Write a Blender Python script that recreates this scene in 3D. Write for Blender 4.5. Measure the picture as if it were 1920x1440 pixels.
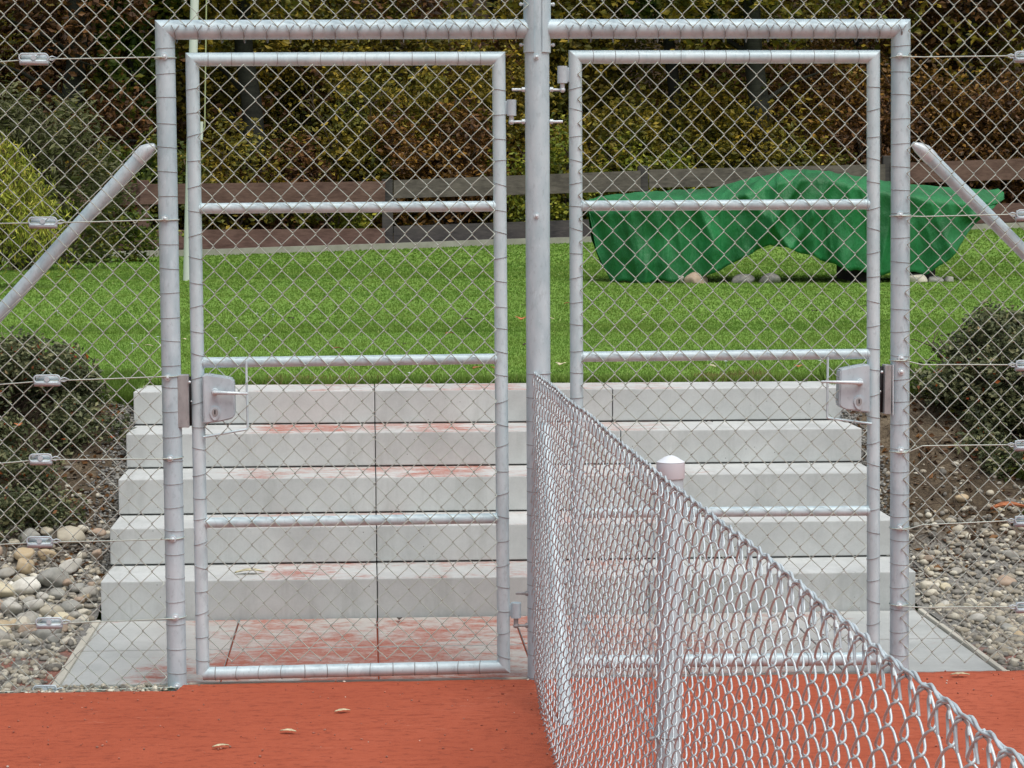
import bpy, math, random
import numpy as np
from mathutils import Vector, Matrix
random.seed(7); RNG = np.random.default_rng(7)
S = bpy.context.scene
for o in list(bpy.data.objects): bpy.data.objects.remove(o)

# ------------------------------------------------------------------ camera
FPX, YAW, PITCH, ROLL = 3904.0, 0.0700, 0.0855, -0.0003
CAM = Vector((-0.5479, -6.4857, 1.4931))
_f = Vector((math.sin(YAW)*math.cos(PITCH), math.cos(YAW)*math.cos(PITCH), -math.sin(PITCH)))
_r = Vector((math.cos(YAW), -math.sin(YAW), 0)); _u = _r.cross(_f)
_r2 = math.cos(ROLL)*_r + math.sin(ROLL)*_u; _u2 = -math.sin(ROLL)*_r + math.cos(ROLL)*_u
cd = bpy.data.cameras.new('camera'); cam = bpy.data.objects.new('camera', cd); S.collection.objects.link(cam)
cam.matrix_world = Matrix(((_r2.x, _u2.x, -_f.x, CAM.x), (_r2.y, _u2.y, -_f.y, CAM.y), (_r2.z, _u2.z, -_f.z, CAM.z), (0, 0, 0, 1)))
cd.sensor_width = 36; cd.lens = FPX/1920*36; cd.clip_start = 0.1; cd.clip_end = 500
S.camera = cam

# ------------------------------------------------------------------ light (overcast autumn day)
W = bpy.data.worlds.new('World'); S.world = W; W.use_nodes = True
nt = W.node_tree; sky = nt.nodes.new('ShaderNodeTexSky'); sky.sky_type = 'NISHITA'; sky.sun_disc = False
sky.sun_elevation = math.radians(66); sky.sun_rotation = math.radians(150); sky.air_density = 1.0; sky.dust_density = 3.5; sky.ozone_density = 1.0
hs = nt.nodes.new('ShaderNodeHueSaturation'); hs.inputs['Saturation'].default_value = 0.45
bg = nt.nodes['Background']; bg.inputs['Strength'].default_value = 0.13
nt.links.new(sky.outputs[0], hs.inputs['Color']); nt.links.new(hs.outputs[0], bg.inputs['Color'])
sl = bpy.data.lights.new('sun', 'SUN'); sl.energy = 1.9; sl.angle = math.radians(40); sl.color = (1, .97, .93)
so = bpy.data.objects.new('sun', sl); S.collection.objects.link(so)
_el, _az = math.radians(66), math.radians(150)          # sun behind and to the right of the camera
sd = Vector((math.sin(_az)*math.cos(_el), math.cos(_az)*math.cos(_el), math.sin(_el)))
so.rotation_euler = sd.to_track_quat('Z', 'Y').to_euler(); so.location = sd*30
S.view_settings.view_transform = 'Standard'; S.view_settings.look = 'None'
S.view_settings.exposure = 0.2; S.view_settings.gamma = 1.0; S.view_settings.use_curve_mapping = False

# ------------------------------------------------------------------ helpers
def at(px, py, Y=0.0):
    """world point on the plane y = Y that the survey photograph shows at (px, py)"""
    d = _f + _r2*((px-960)/FPX) + _u2*((720-py)/FPX)
    return CAM + d*((Y-CAM.y)/d.y)
def link(o, parent=None):
    S.collection.objects.link(o)
    if parent is not None: o.parent = parent
    return o
def tag(o, label=None, cat=None, group=None, kind=None):
    if label: o['label'] = label
    if cat: o['category'] = cat
    if group: o['group'] = group
    if kind: o['kind'] = kind
    return o
def thing(name, label, cat, group=None, loc=(0, 0, 0)):
    o = bpy.data.objects.new(name, None); o.location = loc; o.empty_display_size = .1
    link(o); return tag(o, label, cat, group)

class MB:
    def __init__(s): s.v = []; s.f = []; s.n = 0; s.mk = None
    def add(s, v, f):
        v = np.asarray(v, float).reshape(-1, 3); f = np.asarray(f, int)
        s.v.append(v); s.f.append(f + s.n); s.n += len(v); return s
    def mark(s): s.mk = sum(len(f) for f in s.f)
    def build(s, name, mat, parent=None, smooth=True, origin=None):
        """link as one mesh object; parent things sit at world origin unless origin is given"""
        V = np.concatenate(s.v) if s.v else np.zeros((0, 3))
        org = np.array(origin if origin is not None else (0, 0, 0), float)
        V = V - org
        me = bpy.data.meshes.new(name)
        polys = []; tot = []
        for f in s.f:
            polys.append(f.reshape(-1)); tot.append(np.full(len(f), f.shape[1]))
        li = np.concatenate(polys); lt = np.concatenate(tot); ls = np.concatenate([[0], np.cumsum(lt)[:-1]])
        me.vertices.add(len(V)); me.vertices.foreach_set('co', V.reshape(-1))
        me.loops.add(len(li)); me.loops.foreach_set('vertex_index', li.astype(np.int32))
        me.polygons.add(len(lt)); me.polygons.foreach_set('loop_start', ls.astype(np.int32)); me.polygons.foreach_set('loop_total', lt.astype(np.int32))
        me.polygons.foreach_set('use_smooth', np.full(len(lt), smooth))
        me.update(calc_edges=True)
        if mat: me.materials.append(mat)
        if s.mk is not None:
            me.materials.append(M['tie']); mi = np.zeros(len(me.polygons), np.int32); mi[s.mk:] = 1; me.polygons.foreach_set('material_index', mi)
        o = bpy.data.objects.new(name, me); o.location = org; link(o, parent)
        return o
def sweep(mb, P, r, sides=8, caps=True):
    """P (n, k, 3): n polylines of k points swept at once; r scalar or array (k,)"""
    P = np.asarray(P, float)
    if P.ndim == 2: P = P[None]
    n, k, _ = P.shape
    r = np.broadcast_to(np.asarray(r, float), (k,))
    T = np.empty_like(P); T[:, 1:-1] = P[:, 2:]-P[:, :-2]; T[:, 0] = P[:, 1]-P[:, 0]; T[:, -1] = P[:, -1]-P[:, -2]
    T /= np.linalg.norm(T, axis=2, keepdims=True) + 1e-12
    ref = np.where(np.abs(T[:, 0, 1:2]) < .8, np.array([[0, 1., 0]]), np.array([[1., 0, 0]]))
    N = ref - (ref*T[:, 0]).sum(1, keepdims=True)*T[:, 0]; N /= np.linalg.norm(N, axis=1, keepdims=True)
    ang = np.arange(sides)*2*math.pi/sides
    V = np.empty((n, k, sides, 3))
    for j in range(k):
        N = N - (N*T[:, j]).sum(1, keepdims=True)*T[:, j]; N /= np.linalg.norm(N, axis=1, keepdims=True)+1e-12
        B = np.cross(T[:, j], N)
        V[:, j] = P[:, j, None] + r[j]*(np.cos(ang)[None, :, None]*N[:, None] + np.sin(ang)[None, :, None]*B[:, None])
    idx = np.arange(n*k*sides).reshape(n, k, sides)
    a = idx[:, :-1]; b = idx[:, 1:]
    F = np.stack([a, b, np.roll(b, -1, 2), np.roll(a, -1, 2)], -1).reshape(-1, 4)[:, ::-1]
    base = mb.n
    mb.add(V.reshape(-1, 3), F)
    if caps:
        for e, rev in ((0, False), (k-1, True)):
            f = np.arange(n*sides).reshape(n, sides)
            mb.add(V[:, e].reshape(-1, 3), f[:, ::-1] if rev else f)
    return mb
def tube(mb, pts, r, sides=12): return sweep(mb, [list(map(tuple, pts))], r, sides)
def box(mb, c, s, bev=0.0, R=None):
    """box centred c, size s, with chamfered edges"""
    c = np.array(c, float); h = np.array(s, float)/2; b = min(bev, h.min()*.9)
    if b <= 0:
        v = np.array([[x, y, z] for x in (-1, 1) for y in (-1, 1) for z in (-1, 1)])*h
        f = [[0, 1, 3, 2], [4, 6, 7, 5], [0, 4, 5, 1], [2, 3, 7, 6], [0, 2, 6, 4], [1, 5, 7, 3]]
        if R is not None: v = v@np.array(R).T
        mb.add(v+c, f); return mb
    import bmesh
    bm = bmesh.new(); bmesh.ops.create_cube(bm, size=1)
    for q in bm.verts: q.co = Vector((q.co.x*2*h[0], q.co.y*2*h[1], q.co.z*2*h[2]))
    bmesh.ops.bevel(bm, geom=list(bm.edges), offset=b, segments=2, affect='EDGES', profile=.6)
    add_bm(mb, bm, R, c); return mb
def add_bm(mb, bm, R=None, c=(0, 0, 0)):
    bm.verts.index_update(); v = np.array([q.co[:] for q in bm.verts])
    if R is not None: v = v@np.array(R).T
    base = mb.n; mb.add(v+np.array(c), np.zeros((0, 3), int))
    by = {}
    for f in bm.faces: by.setdefault(len(f.verts), []).append([q.index+base-mb.n for q in f.verts])
    for k, fs in by.items(): mb.add(np.zeros((0, 3)), fs)
    bm.free()
def prism(mb, poly, y0, y1, bev=0.0):
    """poly [(x, z)] extruded from y0 (front) to y1"""
    import bmesh
    bm = bmesh.new(); vs = [bm.verts.new((x, y0, z)) for x, z in poly]; f = bm.faces.new(vs)
    g = bmesh.ops.extrude_face_region(bm, geom=[f])
    for q in g['geom']:
        if isinstance(q, bmesh.types.BMVert): q.co.y = y1
    bmesh.ops.recalc_face_normals(bm, faces=list(bm.faces))
    if bev: bmesh.ops.bevel(bm, geom=[e for e in bm.edges if not all(abs(v.co.y-y1) < 1e-6 for v in e.verts)], offset=bev, segments=2, affect='EDGES')
    add_bm(mb, bm)
def ball(mb, c, r, sc=(1, 1, 1), seg=12, ring=8):
    u = np.linspace(0, math.pi, ring+1)[1:-1]; t = np.arange(seg)*2*math.pi/seg
    V = [[math.sin(a)*math.cos(b), math.sin(a)*math.sin(b), math.cos(a)] for a in u for b in t]
    n = len(V); V += [[0, 0, 1], [0, 0, -1]]; V = np.array(V)*r*np.array(sc)+np.array(c)
    F = [[i*seg+j, (i+1)*seg+j, (i+1)*seg+(j+1) % seg, i*seg+(j+1) % seg] for i in range(ring-2) for j in range(seg)]
    base = mb.n; mb.add(V, F)
    T = [[n, j, (j+1) % seg] for j in range(seg)] + [[n+1, (ring-2)*seg+(j+1) % seg, (ring-2)*seg+j] for j in range(seg)]
    mb.add(np.zeros((0, 3)), np.array(T)+base-mb.n)
def ring(mb, c, R, r, axis='Z', seg=20, sides=5, tilt=0.0):
    a = np.linspace(0, 2*math.pi, seg+1); c = np.array(c, float)
    if axis == 'Z': P = np.stack([R*np.cos(a), R*np.sin(a), tilt*np.cos(a)], 1)
    elif axis == 'X': P = np.stack([tilt*np.cos(a), R*np.cos(a), R*np.sin(a)], 1)
    else: P = np.stack([R*np.cos(a), 0*a, R*np.sin(a)], 1)
    sweep(mb, P+c, r, sides, caps=False)

# ------------------------------------------------------------------ materials
def mat(name, rough=.6, metal=0.0, spec=.5):
    m = bpy.data.materials.new(name); m.use_nodes = True; n = m.node_tree.nodes; b = n['Principled BSDF']
    b.inputs['Roughness'].default_value = rough; b.inputs['Metallic'].default_value = metal
    b.inputs['Specular IOR Level'].default_value = spec
    return m, m.node_tree, b
def N(nt, t, **k):
    n = nt.nodes.new(t)
    for a, v in k.items():
        if hasattr(n, a): setattr(n, a, v)
        else: n.inputs[a].default_value = v
    return n
def coords(nt, sc=(1, 1, 1), kind='pos'):
    if kind == 'pos': g = N(nt, 'ShaderNodeNewGeometry'); out = g.outputs['Position']
    else: g = N(nt, 'ShaderNodeTexCoord'); out = g.outputs['Object']
    mp = N(nt, 'ShaderNodeMapping'); mp.inputs['Scale'].default_value = sc
    nt.links.new(out, mp.inputs['Vector']); return mp.outputs[0]
def noise(nt, vec, scale, detail=4, rough=.55, out='Fac'):
    n = N(nt, 'ShaderNodeTexNoise'); n.inputs['Scale'].default_value = scale; n.inputs['Detail'].default_value = detail; n.inputs['Roughness'].default_value = rough
    nt.links.new(vec, n.inputs['Vector']); return n.outputs[out]
def ramp(nt, fac, stops, interp='LINEAR'):
    r = N(nt, 'ShaderNodeValToRGB'); r.color_ramp.interpolation = interp
    e = r.color_ramp.elements
    while len(e) < len(stops): e.new(.5)
    for q, (p, c) in zip(e, stops):
        q.position = p; q.color = (c[0], c[1], c[2], 1) if hasattr(c, '__len__') else (c, c, c, 1)
    nt.links.new(fac, r.inputs[0]); return r.outputs[0]
def mix(nt, fac, a, b, mode='MIX'):
    m = N(nt, 'ShaderNodeMix'); m.data_type = 'RGBA'; m.blend_type = mode
    for sock, v in ((0, fac), (6, a), (7, b)):
        if isinstance(v, (int, float)): m.inputs[sock].default_value = v
        elif isinstance(v, tuple): m.inputs[sock].default_value = (*v, 1)
        else: nt.links.new(v, m.inputs[sock])
    return m.outputs[2]
def mth(nt, op, a, b=None, clamp=False):
    m = N(nt, 'ShaderNodeMath'); m.operation = op; m.use_clamp = clamp
    for i, v in enumerate((a, b)):
        if v is None: continue
        if isinstance(v, (int, float)): m.inputs[i].default_value = v
        else: nt.links.new(v, m.inputs[i])
    return m.outputs[0]
def bump(nt, b, h, strength=.3, dist=.01):
    n = N(nt, 'ShaderNodeBump'); n.inputs['Strength'].default_value = strength; n.inputs['Distance'].default_value = dist
    nt.links.new(h, n.inputs['Height']); nt.links.new(n.outputs[0], b.inputs['Normal'])

def galvanised(name, lo, hi, rough=.42, metal=.35, scale=30):
    m, t, b = mat(name, rough+.08, metal*.15)
    v = coords(t, (1, 1, .35)); n1 = noise(t, v, scale, 3); n2 = noise(t, coords(t), 5, 4)
    f = mth(t, 'ADD', mth(t, 'MULTIPLY', n1, .5), mth(t, 'MULTIPLY', n2, .5))
    c = ramp(t, f, [(.38, lo), (.62, hi)]); 
    sp = ramp(t, noise(t, coords(t, (1, 1, .5)), 75, 3, .7), [(.55, 0), (.66, 1)])
    c = mix(t, mth(t, 'MULTIPLY', sp, .30), c, tuple(q*.62 for q in lo))
    sp2 = ramp(t, noise(t, coords(t, (1, 1, .4)), 50, 3, .7), [(.58, 0), (.68, 1)])
    c = mix(t, mth(t, 'MULTIPLY', sp2, .35), c, tuple(min(1, q*1.15) for q in hi))
    t.links.new(c, b.inputs['Base Color'])
    t.links.new(ramp(t, n1, [(.3, rough-.08), (.7, rough+.12)]), b.inputs['Roughness'])
    bump(t, b, n1, .08, .002); return m
M = {}
M['tube'] = galvanised('galvanised_tube', (.41, .535, .585), (.54, .655, .70))
M['tube2'] = galvanised('galvanised_gate_tube', (.455, .585, .625), (.585, .705, .74))
M['wire'] = galvanised('galvanised_wire', (.36, .41, .37), (.46, .51, .45), .38, .55, 60)
M['wire_near'] = galvanised('bright_galvanised_wire', (.43, .51, .54), (.60, .68, .71), .34, 1.0, 60)
M['tie'] = galvanised('dull_binding_wire', (.22, .235, .24), (.33, .345, .35), .6, 0, 60)
M['alu'] = galvanised('cast_aluminium', (.41, .49, .53), (.51, .59, .63), .5, .3, 20)
M['steel'] = galvanised('brushed_steel', (.27, .28, .285), (.37, .38, .38), .4, .6, 40)
M['bolt'] = galvanised('bolt_zinc', (.50, .58, .61), (.66, .73, .76), .3, .6, 60)
m, t, b = mat('black_gap', .8); b.inputs['Base Color'].default_value = (.015, .014, .016, 1); M['dark'] = m
m, t, b = mat('white_cap', .45); b.inputs['Base Color'].default_value = (.68, .72, .76, 1); M['cap'] = m
m, t, b = mat('cap_skirt', .5); b.inputs['Base Color'].default_value = (.52, .50, .53, 1); M['capside'] = m

# concrete steps
def concrete(name, base_lo, base_hi, stains=0.0, pores=True):
    m, t, b = mat(name, .85, 0, .3)
    p = coords(t); big = noise(t, p, 3.1, 8, .68); fine = noise(t, p, 120, 4, .75)
    oi = N(t, 'ShaderNodeObjectInfo')
    f = mth(t, 'ADD', mth(t, 'MULTIPLY', big, .8), mth(t, 'MULTIPLY', fine, .2))
    f = mth(t, 'ADD', f, mth(t, 'MULTIPLY', mth(t, 'SUBTRACT', oi.outputs['Random'], .5), .16))
    c = ramp(t, f, [(.34, base_lo), (.66, base_hi)])
    if pores:
        vo = N(t, 'ShaderNodeTexVoronoi'); vo.inputs['Scale'].default_value = 26; t.links.new(p, vo.inputs['Vector'])
        pm = ramp(t, vo.outputs['Distance'], [(.035, 1), (.075, 0)])
        pm = mth(t, 'MULTIPLY', pm, ramp(t, noise(t, p, 8, 2), [(.42, 0), (.52, .9)]))
        c = mix(t, pm, c, (.12, .12, .11))
        wet = ramp(t, noise(t, coords(t, (5, 1, .8)), 1.7, 6, .7), [(.52, 0), (.66, .25)])
        c = mix(t, wet, c, (.25, .26, .235))
    if stains:
        sx = N(t, 'ShaderNodeSeparateXYZ'); g = N(t, 'ShaderNodeNewGeometry'); t.links.new(g.outputs['Position'], sx.inputs[0])
        nz = N(t, 'ShaderNodeSeparateXYZ'); t.links.new(g.outputs['True Normal'], nz.inputs[0])
        up = mth(t, 'GREATER_THAN', nz.outputs[2], .7)
        s1 = noise(t, coords(t, (2.0, 3.4, 1)), 4.2, 9, .80)
        s0 = noise(t, coords(t, (1, .8, 7.3)), 1.9, 1)
        ctr = ramp(t, mth(t, 'ADD', mth(t, 'MULTIPLY', sx.outputs[0], .28), .5), [(.10, 0), (.24, 1), (.62, 1), (.85, .0)])
        lvl = mth(t, 'ADD', mth(t, 'MULTIPLY', s1, 1.0), mth(t, 'MULTIPLY', mth(t, 'SUBTRACT', s0, .5), .55))
        lvl = mth(t, 'ADD', lvl, mth(t, 'MULTIPLY', mth(t, 'SUBTRACT', ctr, 1), .25))
        lvl = mth(t, 'ADD', lvl, stains)
        sm = ramp(t, lvl, [(.52, 0), (.60, .40), (.70, .85)])
        sm = mth(t, 'MULTIPLY', sm, ramp(t, noise(t, coords(t), 38, 5, .8), [(.34, .55), (.52, 1)]))
        sm = mth(t, 'MULTIPLY', sm, up)
        c = mix(t, mth(t, 'MULTIPLY', mth(t, 'MULTIPLY', ctr, up), .38 if stains > .05 else .10), c, (.50, .40, .33))
        c = mix(t, sm, c, (.36, .078, .036))
    t.links.new(c, b.inputs['Base Color']); bump(t, b, fine, .15, .002); return m
M['step'] = concrete('step_concrete', (.41, .43, .42), (.575, .60, .585), .045)
M['pad'] = concrete('paver_concrete', (.39, .41, .395), (.53, .55, .53), .125, False)
M['kerb'] = concrete('pale_kerb', (.42, .40, .33), (.58, .56, .48), 0, False)
M['kerbfar'] = concrete('old_kerb', (.28, .27, .23), (.42, .41, .36), 0, False)

# clay
m, t, b = mat('red_clay', .9, 0, .25); M['clay'] = m
p = coords(t); ps = coords(t, (1.3, 5.0, 1))
big = noise(t, p, 1.1, 4); streak = noise(t, ps, 5.0, 9, .78); fine = noise(t, p, 160, 3, .7)
c = ramp(t, mth(t, 'ADD', mth(t, 'MULTIPLY', big, .6), mth(t, 'MULTIPLY', streak, .4)), [(.36, (.315, .067, .031)), (.52, (.365, .083, .040)), (.64, (.41, .102, .054))])
c = mix(t, ramp(t, streak, [(.34, .7), (.44, 0)]), c, (.20, .034, .018))
mott = noise(t, coords(t, (1, 2.2, 1)), 22, 6, .75)
c = mix(t, ramp(t, mott, [(.38, .7), (.48, 0)]), c, (.19, .038, .020))
c = mix(t, ramp(t, mott, [(.6, 0), (.72, .35)]), c, (.50, .16, .10))
pale = mth(t, 'MULTIPLY', ramp(t, noise(t, coords(t, (2, 8, 1)), 5, 6, .75), [(.60, 0), (.70, .7)]), ramp(t, noise(t, p, 1.7, 1), [(.5, 0), (.6, 1)]))
c = mix(t, pale, c, (.62, .33, .24))
c = mix(t, mth(t, 'MULTIPLY', fine, .18), c, (.35, .08, .04))
t.links.new(c, b.inputs['Base Color']); bump(t, b, mth(t, 'ADD', fine, mth(t, 'MULTIPLY', streak, 2)), .35, .004)

# soil / gravel ground (embankment)
m, t, b = mat('gravelly_soil', .95, 0, .2); M['soil'] = m
p = coords(t); g = N(t, 'ShaderNodeNewGeometry'); sx = N(t, 'ShaderNodeSeparateXYZ'); t.links.new(g.outputs['Position'], sx.inputs[0])
n1 = noise(t, p, 6, 6, .7); n2 = noise(t, p, 70, 5, .75)
brown = ramp(t, mth(t, 'ADD', mth(t, 'MULTIPLY', n1, .5), mth(t, 'MULTIPLY', n2, .5)), [(.35, (.034, .026, .017)), (.52, (.115, .088, .058)), (.68, (.25, .205, .14))])
grey = ramp(t, n2, [(.3, (.10, .098, .09)), (.5, (.24, .235, .215)), (.7, (.42, .41, .37))])
hi = ramp(t, mth(t, 'ADD', sx.outputs[2], mth(t, 'MULTIPLY', mth(t, 'SUBTRACT', n1, .5), .3)), [(.10, 0), (.24, 1)])
c = mix(t, hi, grey, brown)
redm = mth(t, 'MULTIPLY', ramp(t, mth(t, 'MULTIPLY', sx.outputs[1], -1), [(0, 0), (1, 1)]), 0.0)
near = mth(t, 'MULTIPLY', mth(t, 'LESS_THAN', sx.outputs[1], .55), ramp(t, noise(t, p, 4, 4), [(.46, 0), (.56, .7)]))
c = mix(t, near, c, (.36, .12, .075))
t.links.new(c, b.inputs['Base Color']); bump(t, b, n2, .8, .015)

# lawn base & grass blades
def islandmat(name, stops, rough=.6, patch=None, transl=0.0, patchscale=.35, spec=.3):
    m, t, b = mat(name, rough, 0, spec)
    g = N(t, 'ShaderNodeNewGeometry'); r = g.outputs['Random Per Island']
    c = ramp(t, r, stops)
    if patch:
        pn = noise(t, coords(t), patchscale, 3, .6)
        c = mix(t, ramp(t, pn, [(.38, 0), (.62, 1)]), c, ramp(t, r, patch))
    t.links.new(c, b.inputs['Base Color'])
    if transl:
        tr = N(t, 'ShaderNodeBsdfTranslucent'); t.links.new(c, tr.inputs[0]); ms = N(t, 'ShaderNodeMixShader'); ms.inputs[0].default_value = transl
        t.links.new(b.outputs[0], ms.inputs[1]); t.links.new(tr.outputs[0], ms.inputs[2])
        t.links.new(ms.outputs[0], t.nodes['Material Output'].inputs[0])
    return m
m, t, b = mat('lawn_grass', .9, 0, .2); M['lawn'] = m
p = coords(t, (1, .6, 1)); a1 = noise(t, p, .55, 5, .6); a2 = noise(t, coords(t, (1, .35, 1)), 26, 5, .75)
c = ramp(t, mth(t, 'ADD', mth(t, 'MULTIPLY', a1, .5), mth(t, 'MULTIPLY', a2, .5)), [(.36, (0.108, 0.200, 0.026)), (.5, (0.144, 0.260, 0.040)), (.64, (0.180, 0.300, 0.055))])
br = ramp(t, noise(t, coords(t, (1.5, 1, 1)), 1.3, 5, .7), [(.62, 0), (.72, .55)])
c = mix(t, br, c, (.20, .21, .05))
t.links.new(c, b.inputs['Base Color']); bump(t, b, a2, .6, .02)
M['blade'] = islandmat('grass_blade', [(0, (0.122, 0.225, 0.030)), (.5, (0.149, 0.270, 0.042)), (.93, (0.189, 0.320, 0.060)), (1, (0.324, 0.360, 0.130))], .55,
                       [(0, (0.149, 0.235, 0.034)), (.5, (0.180, 0.285, 0.046)), (1, (0.234, 0.330, 0.070))], .25, 1.2)
M['dry'] = islandmat('dry_grass', [(0, (.12, .075, .03)), (.5, (.22, .17, .06)), (1, (.20, .24, .05))])
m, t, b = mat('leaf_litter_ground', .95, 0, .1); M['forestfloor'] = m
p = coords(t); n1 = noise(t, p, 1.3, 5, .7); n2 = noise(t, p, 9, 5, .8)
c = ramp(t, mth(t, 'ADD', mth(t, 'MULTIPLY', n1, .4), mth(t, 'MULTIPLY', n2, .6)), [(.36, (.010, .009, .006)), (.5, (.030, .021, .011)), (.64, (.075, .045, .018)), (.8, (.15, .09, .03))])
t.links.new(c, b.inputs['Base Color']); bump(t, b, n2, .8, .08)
# wood
def wood(name, lo, hi):
    m, t, b = mat(name, .85, 0, .2)
    v = coords(t, (.9, 6, 9)); n1 = noise(t, v, 3, 6, .7); n2 = noise(t, coords(t), 3, 3)
    c = ramp(t, mth(t, 'ADD', mth(t, 'MULTIPLY', n1, .6), mth(t, 'MULTIPLY', n2, .4)), [(.36, lo), (.64, hi)])
    t.links.new(c, b.inputs['Base Color']); bump(t, b, n1, .4, .01); return m
M['wood_red'] = wood('red_brown_board', (.085, .048, .040), (.185, .112, .094))
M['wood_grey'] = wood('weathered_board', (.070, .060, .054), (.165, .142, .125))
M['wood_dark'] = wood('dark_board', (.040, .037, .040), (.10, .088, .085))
M['bark'] = wood('dark_bark', (.014, .015, .012), (.045, .045, .034))
M['twig'] = wood('twig', (.05, .035, .025), (.13, .10, .07))
# tarpaulin
m, t, b = mat('green_tarpaulin', .52, 0, .4); M['tarp'] = m
n1 = noise(t, coords(t), 2.5, 4); c = ramp(t, n1, [(.35, (.004, .100, .022)), (.65, (.012, .175, .048))])
t.links.new(c, b.inputs['Base Color']); bump(t, b, noise(t, coords(t, (1, 1, .45)), 14, 5, .75), .6, .03)
m, t, b = mat('white_pole', .4); b.inputs['Base Color'].default_value = (.66, .70, .66, 1); M['pole'] = m
m, t, b = mat('halyard', .8); b.inputs['Base Color'].default_value = (.42, .45, .25, 1); M['rope'] = m
# stones
def stonemat(name, stops, island=False):
    m, t, b = mat(name, .75, 0, .3)
    if island: r = N(t, 'ShaderNodeNewGeometry').outputs['Random Per Island']
    else: r = N(t, 'ShaderNodeObjectInfo').outputs['Random']
    c = ramp(t, r, stops, 'CONSTANT' if not island else 'LINEAR')
    n = noise(t, coords(t), 45, 5, .7)
    c = mix(t, mth(t, 'MULTIPLY', ramp(t, n, [(.4, 0), (.7, 1)]), .35), c, (.5, .48, .40))
    c = mix(t, mth(t, 'MULTIPLY', ramp(t, noise(t, coords(t), 16, 3), [(.5, 0), (.7, 1)]), .35), c, (.16, .14, .11))
    t.links.new(c, b.inputs['Base Color']); bump(t, b, n, .2, .004); return m
PAL = [(0, (0.425, 0.388, 0.300)), (.16, (0.288, 0.288, 0.263)), (.30, (0.550, 0.512, 0.413)), (.42, (0.450, 0.350, 0.213)), (.54, (0.350, 0.338, 0.300)), (.66, (0.600, 0.537, 0.375)), (.76, (0.375, 0.275, 0.200)), (.86, (0.500, 0.488, 0.438)), (.95, (0.688, 0.675, 0.600))]
M['stone'] = stonemat('river_stone', PAL)
M['gravel'] = stonemat('loose_gravel', [(0, (.10, .095, .085)), (.3, (.21, .20, .175)), (.55, (.32, .28, .21)), (.8, (.42, .38, .29)), (1, (.66, .63, .52))], True)

M['chips'] = stonemat('grey_chips', [(0, (.05, .05, .05)), (.4, (.11, .11, .105)), (.8, (.19, .19, .18)), (1, (.30, .30, .28))], True)
M['crumb'] = stonemat('clay_crumb', [(0, (.22, .05, .028)), (.6, (.30, .07, .04)), (.93, (.40, .12, .07)), (.96, (.6, .5, .42)), (1, (.7, .62, .55))], True)

# ================================================================== SETTING
SY0, SZ0, TD, RH = 1.043, -0.006, 0.3293, 0.1430       # stair foot, pad height, tread depth, riser height
SX0, SX1 = -1.5136, 1.4864
LAWN0 = SY0+5*TD
ZTOP = SZ0+5*RH
def sm(a, b, x):
    t = np.clip((x-a)/(b-a), 0, 1); return t*t*(3-2*t)
def vnoise(x, y, s, seed=0):
    """cheap smooth value noise"""
    x = np.asarray(x, float)*s; y = np.asarray(y, float)*s
    xi = np.floor(x); yi = np.floor(y); fx = x-xi; fy = y-yi; fx = fx*fx*(3-2*fx); fy = fy*fy*(3-2*fy)
    h = lambda a, b: np.modf(np.abs(np.sin(a*127.1+b*311.7+seed*74.7)*43758.5453))[0]
    return (h(xi, yi)*(1-fx)+h(xi+1, yi)*fx)*(1-fy)+(h(xi, yi+1)*(1-fx)+h(xi+1, yi+1)*fx)*fy
def kerbY(X): return 25.0 + (X+4.3)*0.29                # far edge of the lawn
def zlawn(X, Y):
    X = np.asarray(X, float); Y = np.asarray(Y, float)
    rise = np.clip(.70+.0255*(X+4.3), .6, 1.4)-.70
    z = .705 + rise*sm(15, 27, Y)
    z = z + .35*sm(0, 12, Y-kerbY(X)-3) + .30*np.clip(Y-kerbY(X)-5, 0, 60)
    return z + .012*(vnoise(X, Y, .7)-.5)
def grid(name, xs, ys, zf, m, flip=False):
    X, Y = np.meshgrid(xs, ys); Z = zf(X, Y)
    V = np.stack([X, Y, Z], -1).reshape(-1, 3); ny, nx = X.shape
    i = np.arange(nx*ny).reshape(ny, nx)
    F = np.stack([i[:-1, :-1], i[:-1, 1:], i[1:, 1:], i[1:, :-1]], -1).reshape(-1, 4)
    return MB().add(V, F).build(name, m)
ys = np.concatenate([np.linspace(LAWN0+.012, 6, 14), np.linspace(6.3, 30, 80), np.linspace(31, 70, 40), [120, 200]])
lawn_y1 = 24.6
# base ground far below everything to the horizon
tag(grid('ground', np.array([-200, 200.]), np.array([-60., 2.]), lambda X, Y: X*0-.06, M['lawn']), kind='structure')
lawn = grid('lawn', np.concatenate([np.linspace(-60, -8, 20), np.linspace(-7.5, 14, 70), np.linspace(15, 60, 20)]), np.concatenate([np.linspace(LAWN0+.004, 6, 14), np.linspace(6.3, 34, 90)]), zlawn, M['lawn'])
tag(lawn, kind='structure')
ff = grid('hillside', np.concatenate([np.linspace(-60, -12, 20), np.linspace(-11, 18, 70), np.linspace(20, 70, 20)]), np.concatenate([np.linspace(25, 60, 70), np.linspace(62, 110, 20)]),
          lambda X, Y: zlawn(X, Y) + np.where(Y-kerbY(X) > .55, .006+.10*sm(.5, 2, Y-kerbY(X))+.12*vnoise(X, Y, 1.1, 3), -.25), M['forestfloor'])
tag(ff, kind='structure')
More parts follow.
